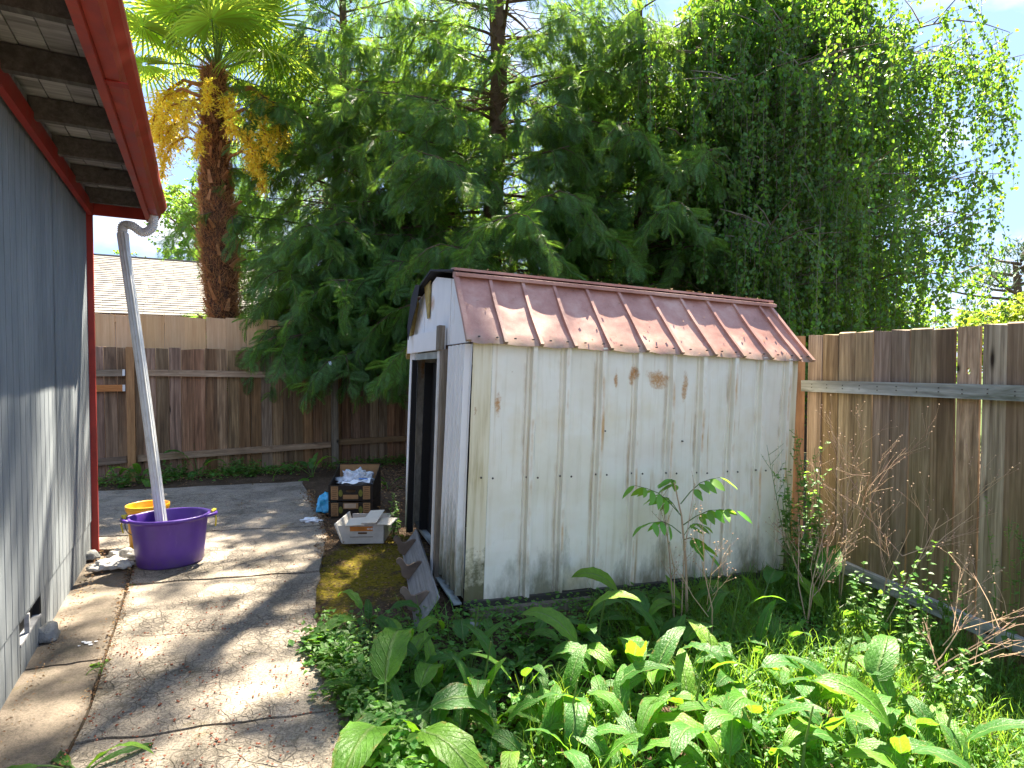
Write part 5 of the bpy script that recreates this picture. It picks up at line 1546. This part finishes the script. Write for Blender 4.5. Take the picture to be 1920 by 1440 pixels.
def dock(loc, size, n, seed, label, group=None, spread=1.0, kinds=None, stem=None):
    rd = random.Random(seed)
    t = thing('dock_plant', label, 'plant', loc, (0, 0, 0), group)
    for i in range(n):
        f = i / max(1, n - 1)
        pool = kinds or (UP if f < .48 else MD if f < .8 else LO)
        az = i * 2.399 + rd.uniform(-.4, .4) + seed
        s = size * 1.28 * rd.uniform(.6, 1.2) * (1.0 if f < .7 else .85)
        if rd.random() < .22: pool = NR2
        o = link('leaf', rd.choice(pool), t, (math.cos(az) * .015, math.sin(az) * .015, -.01), (rd.uniform(-.25, .25), rd.uniform(-.16, .16) * spread, az), (s, s, s * rd.uniform(.9, 1.1)))
    if stem:
        m = MB(); h = stem; m.tube([(0, 0, 0), (.02, .01, h * .5), (.05, .0, h)], [.008, .006, .003], 6); m.build('stalk', M['dock_stem'], t)
    return t
gdock = 'dock plants crowding the bed in front of the shed'
D = [ # px, py of the foot, leaf size m, leaves, label
 (690, 1185, .20, 9, 'dock plant at the slab edge beside the mossy strip'),
 (585, 893, .30, 8, 'dock plant growing at the foot of the rear fence left of the cartons'),
 (372, 893, .30, 8, 'dock plant with a tall curled leaf at the foot of the rear fence'),
 (262, 905, .26, 8, 'dock plant behind the downspout at the rear fence foot'),
 (728, 915, .17, 5, 'small dock plant between the cartons and the shed door'),
 (1085, 1215, .30, 9, 'dock plant with a long arching leaf right against the shed wall'),
 (1280, 1170, .27, 10, 'broad dock plant growing around the foot of the sapling'),
 (1190, 1165, .24, 7, 'low broad dock left of the sapling at the shed foot'),
 (1420, 1165, .30, 8, 'dock with dark broad leaves at the right end of the shed wall'),
 (1560, 1180, .30, 8, 'dock with a big pale arching leaf by the dry stalks'),
]
for k, (px, py, s, n, lab) in enumerate(D):
    g = G(px, py); dock((g.x, g.y, g.z), s, n, 100 + k, lab)
D2 = [(820, 1300, .25, 10), (900, 1345, .24, 9), (770, 1395, .24, 9), (980, 1310, .22, 9), (1060, 1350, .24, 9), (1120, 1295, .25, 9), (860, 1430, .20, 8), (965, 1430, .2, 7),
      (1215, 1345, .26, 9), (1150, 1400, .24, 9), (1300, 1375, .26, 9), (1370, 1310, .25, 8), (1405, 1405, .25, 9), (1480, 1360, .24, 8), (1250, 1250, .24, 8), (1480, 1290, .22, 7),
      (1545, 1415, .24, 8), (1610, 1370, .24, 8), (1690, 1400, .26, 8), (1770, 1440, .26, 8), (1640, 1460, .27, 8), (1500, 1480, .24, 8), (1360, 1490, .23, 8), (1230, 1490, .22, 8), (1100, 1480, .2, 7), (1840, 1500, .24, 7), (1000, 1240, .2, 7), (760, 1285, .2, 8), (1330, 1230, .22, 7), (1020, 1400, .22, 8), (1730, 1330, .2, 6), (1580, 1310, .18, 6)]
ordn = ['first', 'second', 'third', 'fourth', 'fifth', 'sixth', 'seventh', 'eighth', 'ninth', 'tenth', 'eleventh', 'twelfth', 'thirteenth', 'fourteenth', 'fifteenth', 'sixteenth', 'seventeenth', 'eighteenth', 'nineteenth', 'twentieth', 'twenty-first', 'twenty-second', 'twenty-third']
D2 += [(1120, 1222, .2, 9), (1220, 1218, .19, 9), (1370, 1215, .2, 9), (1470, 1225, .2, 8), (930, 1235, .18, 9), (1010, 1275, .2, 9), (1160, 1262, .2, 9), (1270, 1285, .2, 9), (720, 1340, .19, 9), (760, 1240, .17, 8), (1560, 1250, .18, 7), (840, 1350, .2, 8), (1130, 1340, .2, 9), (1230, 1300, .2, 8), (1340, 1430, .22, 9), (1440, 1440, .22, 8), (1530, 1350, .2, 8), (940, 1290, .2, 8), (1010, 1460, .22, 8), (1170, 1450, .22, 8), (1700, 1460, .24, 8), (790, 1450, .2, 8),(880, 1260, .2, 8), (1080, 1250, .2, 8), (1180, 1290, .22, 8), (930, 1395, .2, 8), (1290, 1310, .22, 8), (1420, 1250, .2, 7), (1060, 1430, .2, 7), (1660, 1310, .18, 6), (1590, 1450, .22, 7)]
bands = (('row of docks nearest the shed', 0, 1300), ('second row of docks from the shed', 1300, 1350), ('third row of docks from the shed', 1350, 1400), ('second row of docks from the front', 1400, 1450), ('front row of docks', 1450, 1600))
rows_ = {n_: [d for d in D2 if lo <= d[1] < hi] for n_, lo, hi in bands}
k = 0
for rn, lst in rows_.items():
    lst.sort(key=lambda d: G(d[0], d[1]).x)
    for j, (px, py, s, n) in enumerate(lst):
        g = G(px, py); k += 1
        dock((g.x, g.y, g.z), s, n, 200 + k, 'leafy dock plant in the %s, %s from the slab' % (rn, ordn[j]), gdock, stem=(.35 if k % 7 == 3 else None))
# wilted-edge dock at the slab corner, two plants on the paving
g = G(728, 1420); dock((g.x, g.y, g.z), .34, 7, 301, 'large dusty dock with crinkled leaves sprawling over the slab edge', None)
g = G(150, 1450, z0=.03); dock((g.x, g.y, .03), .27, 6, 302, 'narrow-leaved plant growing from the paving crack at the bottom left', None, kinds=NR)
def rosette(px, py, s, label, seed):
    g = G(px, py, z0=.03); rd = random.Random(seed)
    t = thing('small_weed', label, 'weed', (g.x, g.y, .03))
    for i in range(12):
        o = link('leaf', rd.choice(NR[1:] + [LO[3]]), t, (0, 0, -.005), (rd.uniform(-.3, .3), rd.uniform(-.1, .35), i * 2.4), (s * rd.uniform(.6, 1.1),) * 3)
rosette(195, 1248, .085, 'small rosette weed in the joint between path and slab', 5)
rosette(247, 1093, .05, 'tiny weed in the joint below the purple tub', 6)
rosette(290, 952, .07, 'tiny weed on the slab behind the purple tub', 7)

# ------------------------------------------------------------------ sapling with compound leaves
def leaflet_mesh(seed):
    rd = random.Random(seed); V = []; UV = []; NL, NW = 6, 2
    for j in range(NL + 1):
        t = j / NL; w = .19 * math.sin(math.pi * t ** .8) ** .75 if 0 < j < NL else .004
        for i in range(NW + 1):
            s = i - 1; V.append((t, s * w, .12 * abs(s) * w - .18 * t * t + .01 * math.sin(t * 9 + s)))
    Q = [(j * 3 + i, j * 3 + i + 1, (j + 1) * 3 + i + 1, (j + 1) * 3 + i) for j in range(NL) for i in range(NW)]
    m = MB(); m.addq(V, Q); return m.mesh('leaflet', M['sapling_leaf'], smooth=True)
LM = [leaflet_mesh(i) for i in range(3)]
sp0 = G(1283, 1170); sp0.y = 3.72; sp0.x = (1283 - 960) / FPX * 3.72; sp0.z = gz(sp0.x, sp0.y)
sap = thing('sapling', 'young sapling with compound leaves and reddish stem before the shed wall', 'sapling', sp0)
topz = 1.5 - (905 - 690) / FPX * 3.72 - sp0.z
m = MB(); m.tube([(.03, .0, 0), (.02, 0, topz * .4), (-.01, 0, topz * .75), (-.06, 0, topz)], [.010, .008, .006, .003], 7); m.build('stem', M['dry_stem'], sap)
rd = random.Random(2)
for (px, py, px2, py2, dep, n) in ((1278, 968, 1190, 910, -.12, 9), (1276, 945, 1350, 895, -.05, 9), (1280, 985, 1382, 958, -.18, 9), (1277, 1000, 1205, 985, -.2, 7), (1270, 930, 1255, 900, .05, 7), (1282, 1012, 1330, 1040, -.15, 7), (1280, 1008, 1318, 985, .1, 5), (1272, 960, 1230, 935, .12, 7)):
    a = at(px, py, 3.72) - sp0; b = at(px2, py2, 3.72 + dep) - sp0
    mid = a.lerp(b, .5) + Vector((0, 0, .05))
    rc = [a, a.lerp(mid, .5) + Vector((0, 0, .01)), mid, mid.lerp(b, .5) + Vector((0, 0, .005)), b]
    m = MB(); m.tube(rc, [.0035, .003, .0025, .002, .0015], 4); cl = m.build('compound_leaf', M['weed_stem'], sap)
    dd = (b - a); az = math.atan2(dd.y, dd.x)
    for k in range(n):
        q = .25 + .75 * (k // 2 + .5) / ((n + 1) // 2) if k < n - 1 else 1.0
        f = q * 4; i = min(3, int(f)); p = rc[i].lerp(rc[i + 1], min(1, f - i))
        s_ = (1 if k % 2 else -1) if k < n - 1 else 0
        e = Vector((math.cos(az + s_ * 1.0), math.sin(az + s_ * 1.0), -.35 + rd.uniform(-.3, .1)))
        F = frames(np.array([tuple(e)]), roll=np.array([rd.uniform(-.5, .5) - .5 * s_]))[0]
        link('leaflet', rd.choice(LM), cl, p, Matrix([list(F[0]), list(F[1]), list(F[2])]).to_euler(), (rd.uniform(.095, .13),) * 3)

# ------------------------------------------------------------------ tall weeds and dry stalks
def tall_weed(name, label, loc, H, nst, nbr, leaf, seed, spread=.25, mstem='weed_stem', mleaf='weed_leaf', cat='weed', group=None, lean=(0, 0), leafden=26, vine=False):
    rd = random.Random(seed); rg = np.random.default_rng(seed)
    t = thing(name, label, cat, loc, group=group); st = MB(); P = []; D = []; S = []
    for i in range(nst):
        a = rd.uniform(0, 6.28); h = H * rd.uniform(.65, 1.0); tip = Vector((math.cos(a) * spread * h + lean[0], math.sin(a) * spread * h + lean[1], h))
        b0 = Vector((math.cos(a) * .03, math.sin(a) * .03, 0)); mid = b0.lerp(tip, .5) + Vector((rd.gauss(0, .03), rd.gauss(0, .03), .05 * h))
        st.tube([b0, mid, tip], [.004, .003, .0012], 4, cap=False)
        for j in range(nbr):
            q = rd.uniform(.3, 1); p = b0.lerp(mid, q * 2) if q < .5 else mid.lerp(tip, q * 2 - 1)
            e = Vector((rd.gauss(0, .5), rd.gauss(0, .5), 1)).normalized() * rd.uniform(.08, .22) * H * .6
            st.tube([p, p + e * .6 + Vector((0, 0, -.005)), p + e], [.002, .0015, .001], 3, cap=False)
            for k in range(rd.randint(2, 6)):
                P.append(p + e * rd.uniform(.4, 1.0)); D.append((rd.gauss(0, 1), rd.gauss(0, 1), .6)); S.append(leaf * rd.uniform(.25, .5))
        for k in range(int(leafden * h)):
            q = (k + rd.random()) / (leafden * h); p = b0.lerp(mid, q * 2) if q < .5 else mid.lerp(tip, q * 2 - 1)
            aa = rd.uniform(0, 6.28); P.append(p); D.append((math.cos(aa), math.sin(aa), rd.uniform(-.5, .3))); S.append(leaf * (1.15 - .75 * q) * rd.uniform(.7, 1.2))
    st.build('stems', M[mstem], t)
    if P:
        cr = MB(); P = np.array([tuple(p) for p in P]); instances(cr, L2V, L2Q, None, frames(np.array(D), roll=rg.uniform(-.4, .4, len(P))), P, np.array(S)); cr.build('foliage', M[mleaf], t)
    return t
def dry_weed(label, loc, H, nst, seed, spread=.3, lean=(0, 0), group='dry seed stalks by the right fence'):
    rd = random.Random(seed); t = thing('dry_stalk', label, 'dry weed', loc, group=group); st = MB(); P = []
    def br(p, d, l, r, lev):
        e = p + d * l; mid = p.lerp(e, .5) + Vector((rd.gauss(0, .02), rd.gauss(0, .02), 0)) * l * 2
        st.tube([p, mid, e], [r, r * .8, r * .6], 4, cap=False)
        if lev == 0: P.append(e); return
        for k in range(rd.randint(3, 4) if lev < 3 else 4):
            q = rd.uniform(.35, 1); pp = p.lerp(e, q); dd = (d + Vector((rd.gauss(0, .45), rd.gauss(0, .45), rd.gauss(.1, .25)))).normalized()
            br(pp, dd, l * rd.uniform(.38, .62), r * .55, lev - 1)
    for i in range(nst):
        a = rd.uniform(0, 6.28); d = Vector((math.cos(a) * spread + lean[0], math.sin(a) * spread + lean[1], 1)).normalized()
        br(Vector((0, 0, 0)), d, H * .68 * rd.uniform(.8, 1.1), .0045, 3)
    o = st.build('stems', M['dry_stem'], t)
    m = MB(); n = len(P); V = np.array([(1, 0, 0), (0, 1, 0), (-1, 0, 0), (0, -1, 0), (0, 0, 1), (0, 0, -1)]) * .0052
    T_ = [(0, 1, 4), (1, 2, 4), (2, 3, 4), (3, 0, 4), (1, 0, 5), (2, 1, 5), (3, 2, 5), (0, 3, 5)]
    instances(m, V, None, T_, np.tile(np.eye(3), (n, 1, 1)), np.array([tuple(p) for p in P]), np.ones(n)); m.build('seed_heads', M['dry_stem'], t, kind='stuff')
def gp(px, Y):
    x = (px - 960) / FPX * Y; return (x, Y, gz(x, Y))
dry_weed('tall dry brown seed stalk nearest the shed corner', gp(1580, 4.0), 1.25, 3, 1, .22)
dry_weed('dry brown seed stalk leaning right against the fence boards', gp(1655, 3.7), 1.15, 2, 2, .2, (.25, 0))
dry_weed('low dry brown stalks in the grass by the shed corner', gp(1520, 3.75), .8, 3, 3, .3)
dry_weed('dry seed stalk between the sapling and the fence', gp(1340, 3.4), .75, 1, 5, .05, (-.1, 0))
dry_weed('broken dry stalks lying across the bright grass on the right', gp(1690, 3.05), .9, 3, 6, .3, (1.3, .0))
tall_weed('tall_weed', 'tall green flowering weed in front of the orange corner post', gp(1525, 4.15), 1.35, 5, 9, .06, 11, .10)
tall_weed('tall_weed', 'climbing weed with rounded leaves at the shed corner', gp(1500, 4.2), 1.0, 6, 3, .085, 12, .12, leafden=34)
tall_weed('tall_weed', 'slender weed leaning left across the white shed wall', gp(1500, 3.95), 1.25, 3, 10, .03, 13, .18, lean=(-.12, 0), leafden=8)
tall_weed('tall_weed', 'thin weed with tiny seed heads over the middle of the shed wall', gp(1275, 3.55), 1.0, 3, 12, .02, 14, .18, leafden=3, mstem='dry_stem')
tall_weed('tall_weed', 'upright green weed with pale leaves before the lower fence rail', gp(1720, 3.3), .72, 5, 4, .07, 15, .16, group=None, leafden=30)
tall_weed('tall_weed', 'green weed with pale leaves left of the dry leaning stalk', gp(1640, 3.5), .60, 6, 4, .07, 16, .22, leafden=34)
tall_weed('tall_weed', 'spindly vine climbing the fence near the right edge', gp(1885, 3.25), 1.05, 4, 6, .045, 17, .10, leafden=16)
tall_weed('tall_weed', 'young vine on the fence boards below the lower rail', gp(1800, 3.3), .75, 5, 5, .055, 18, .15, leafden=26)
tall_weed('tall_weed', 'yellow-green upright weed between the white box and the shed door', gp(742, 5.2), .42, 3, 3, .05, 19, .06, leafden=60)
tall_weed('tall_weed', 'loose tuft of small pale weeds on the slab edge', gp(662, 2.9), .28, 9, 4, .03, 20, .5, leafden=40)
tall_weed('tall_weed', 'pale weeds in the bright grass before the right fence', gp(1790, 2.9), .5, 8, 4, .06, 24, .4, leafden=30)
blab = ['low leafy weeds just right of the downspout at the rear fence foot', 'leafy weed clump left of the tall curled dock at the rear fence', 'leafy weed clump right of the tall curled dock at the rear fence', 'rightmost leafy weed clump of the strip along the rear fence', 'leafy weeds by the orange post at the rear fence foot']
for k, (px, Y) in enumerate(((300, 7.6), (330, 7.9), (430, 8.2), (465, 8.1), (230, 7.4))):
    tall_weed('bramble', blab[k], gp(px, Y), .26, 9, 2, .075, 30 + k, .7, group='leafy weeds along the rear fence', leafden=50)

# ------------------------------------------------------------------ grass, clover and litter (stuff)
def fenceX(y):   # right fence line
    return 2.41 + (4.85 - y) * .34
def scatter(n, fn):
    out = []
    while len(out) < n:
        x = rng.uniform(-1.6, 3.6); y = rng.uniform(1.7, 4.8)
        if fn(x, y): out.append((x, y))
    return out
def inbed(x, y):
    if x > fenceX(y) - .03: return False
    if x < -.35 and y > 3.4: return False
    if x < interp(edgeR, y) + .03: return False
    # below the shed's long wall
    lx = (x - SA.x) * .937 + (y - SA.y) * .35; ly = -(x - SA.x) * .35 + (y - SA.y) * .937
    if ly > -.06 and -.1 < lx < 2.62: return False
    if ly > -.1 and lx <= -.1 and y > 3.5: return False
    if lx > 2.6 and y > 4.9: return False
    return True
rd = random.Random(77)
pts = scatter(17000, lambda x, y: inbed(x, y) and mnoise.noise(Vector((x * 1.9, y * 1.9, 4))) * 1.3 + .5 * x - .2 > rd.uniform(-.1, .7))
P = np.array([(x, y, gz(x, y) - .01) for x, y in pts]); n = len(P)
a = rng.uniform(0, 6.28, n); bend = rng.uniform(.1, .9, n)
V = [(0, .5, 0), (0, -.5, 0), (.45, -.4, .10), (.45, .4, .10), (.8, .25, .06), (.8, -.25, .06), (1, 0, -.06)]
V = np.array(V) * [1, .022, 1]
D = np.stack([np.cos(a) * bend, np.sin(a) * bend, np.ones(n)], 1)
m = MB(); instances(m, V, [(0, 1, 2, 3), (3, 2, 5, 4)], [(4, 5, 6)], frames(D, roll=rng.uniform(-1.5, 1.5, n)), P, rng.uniform(.08, .26, n))
tag(m.build('grass', M['grass'], None), 'long fine grass growing between the docks towards the right fence', 'grass', kind='stuff')
pts = scatter(26000, lambda x, y: inbed(x, y) and mnoise.noise(Vector((x * 2.2, y * 2.2, 9))) > rd.uniform(-.6, .45))
P = np.array([(x, y, gz(x, y) + rng.uniform(.0, .11)) for x, y in pts]); n = len(P)
a = rng.uniform(0, 6.28, n)
D = np.stack([np.cos(a), np.sin(a), rng.uniform(-.3, .7, n)], 1)
m = MB(); instances(m, L2V, L2Q, None, frames(D, roll=rng.uniform(-.5, .5, n)), P, rng.uniform(.012, .038, n))
tag(m.build('ground_cover', M['clover'], None), 'low mat of tiny leaved weeds under the docks', 'ground cover', kind='stuff')
# weeds along the slab edge and rear fence
P = []
for i in range(6500):
    y = rng.uniform(1.9, 3.15); x = interp(edgeR, y) + rng.normal(.02, .06); P.append((x, y, max(.0, gz(x, y)) + .02 + abs(rng.normal(0, .05))))
for i in range(5200):
    s_ = rng.uniform(.2, 4.9); o_ = abs(rng.normal(0, .24)) + .05
    if mnoise.noise(Vector((s_ * 1.8, 3, 0))) < rng.uniform(-.5, .3): continue
    p = RA + RD * s_ + Vector((.436, -.9, 0)) * o_; P.append((p.x, p.y, abs(rng.normal(0, .05)) + .01))
P = np.array(P); n = len(P); a = rng.uniform(0, 6.28, n); D = np.stack([np.cos(a), np.sin(a), rng.uniform(-.3, .7, n)], 1)
m = MB(); instances(m, L2V, L2Q, None, frames(D, roll=rng.uniform(-.6, .6, n)), P, rng.uniform(.012, .05, n))
tag(m.build('ground_cover', M['clover'], None), 'small weeds spreading over the slab edge and along the rear fence foot', 'ground cover', kind='stuff')
# leaf litter near the rear fence, by the wall and in the moss strip
P = []
for i in range(9000):
    r_ = rng.random()
    if r_ < .45:
        x = rng.uniform(-1.9, -.2); y = rng.uniform(5.8, 9.0)
    elif r_ < .62:
        s_ = rng.uniform(0, 4.6); p = RA + RD * s_ + Vector((.436, -.9, 0)) * abs(rng.normal(0, .4)); x, y = p.x, p.y
    elif r_ < .82:
        x = rng.uniform(-1.45, -.5); y = rng.uniform(3.3, 5.4)
        if x < interp(edgeR, y) : continue
    elif r_ < .855:
        t_ = rng.uniform(0, 3.4); x = WC.x + .469 * t_ + abs(rng.normal(0, .05)) + .05; y = WC.y - .883 * t_
    else:
        y = rng.uniform(2, 7); x = interp(jointL, y) + rng.normal(0, .03) if y < 4.5 else interp(edgeR, y) + rng.normal(0, .04)
    P.append((x, y, max(gz(x, y), -.4) + (.012 if x > -1.4 and y < 5.6 else .035) + rng.uniform(0, .01)))
P = np.array(P); n = len(P); a = rng.uniform(0, 6.28, n); D = np.stack([np.cos(a), np.sin(a), rng.normal(0, .25, n)], 1)
m = MB(); instances(m, L2V * [1, .7, 1.5], L2Q, None, frames(D, roll=rng.normal(0, .5, n)), P, rng.uniform(.010, .040, n) * np.clip(P[:, 1] / 6.5, .3, 1))
tag(m.build('leaf_litter', M['litter'], None), 'dry brown leaf litter and bark crumbs on soil and joints', 'litter', kind='stuff')
# fallen cones on the slab
P = []
while len(P) < 700:
    y = rng.uniform(2.0, 3.6) if rng.random() < .8 else rng.uniform(3.6, 6.5); x = rng.uniform(interp(jointL, y) if y < 4.6 else -4, interp(edgeR, y))
    if mnoise.noise(Vector((x * 2.5, y * 2.5, 8))) < rng.uniform(-.5, .5): continue
    P.append((x, y, .041))
P = np.array(P); n = len(P)
ico = bmesh.new(); bmesh.ops.create_icosphere(ico, subdivisions=1, radius=1); IV = np.array([tuple(v.co) for v in ico.verts]); IT = np.array([[v.index for v in f.verts] for f in ico.faces]); ico.free()
m = MB(); instances(m, IV * [1, .7, .6], None, IT, frames(np.stack([np.cos(P[:, 0] * 99), np.sin(P[:, 0] * 99), np.zeros(n)], 1)), P, rng.uniform(.002, .0075, n))
tag(m.build('fallen_cones', M['berry'], None), 'tiny red-brown fallen cones scattered on the concrete slab', 'litter', kind='stuff')
sc = thing('paper_scraps', 'white torn scraps lying on the dark concrete path by the wall', 'scrap', G(164, 1206, z0=.022))
for (dx, dy, s) in ((0, 0, .02), (.03, -.02, .012), (-.03, .01, .011), (.035, .015, .009), (-.02, -.035, .007)):
    m = MB(); m.prism([(dx + s * math.cos(a) * (1 + .4 * math.sin(3 * a)), dy + s * .7 * math.sin(a)) for a in np.linspace(0, 5.6, 8)], 0.002, .004, 'z'); m.build('scrap_piece', M['petal'], sc, fixn=True)
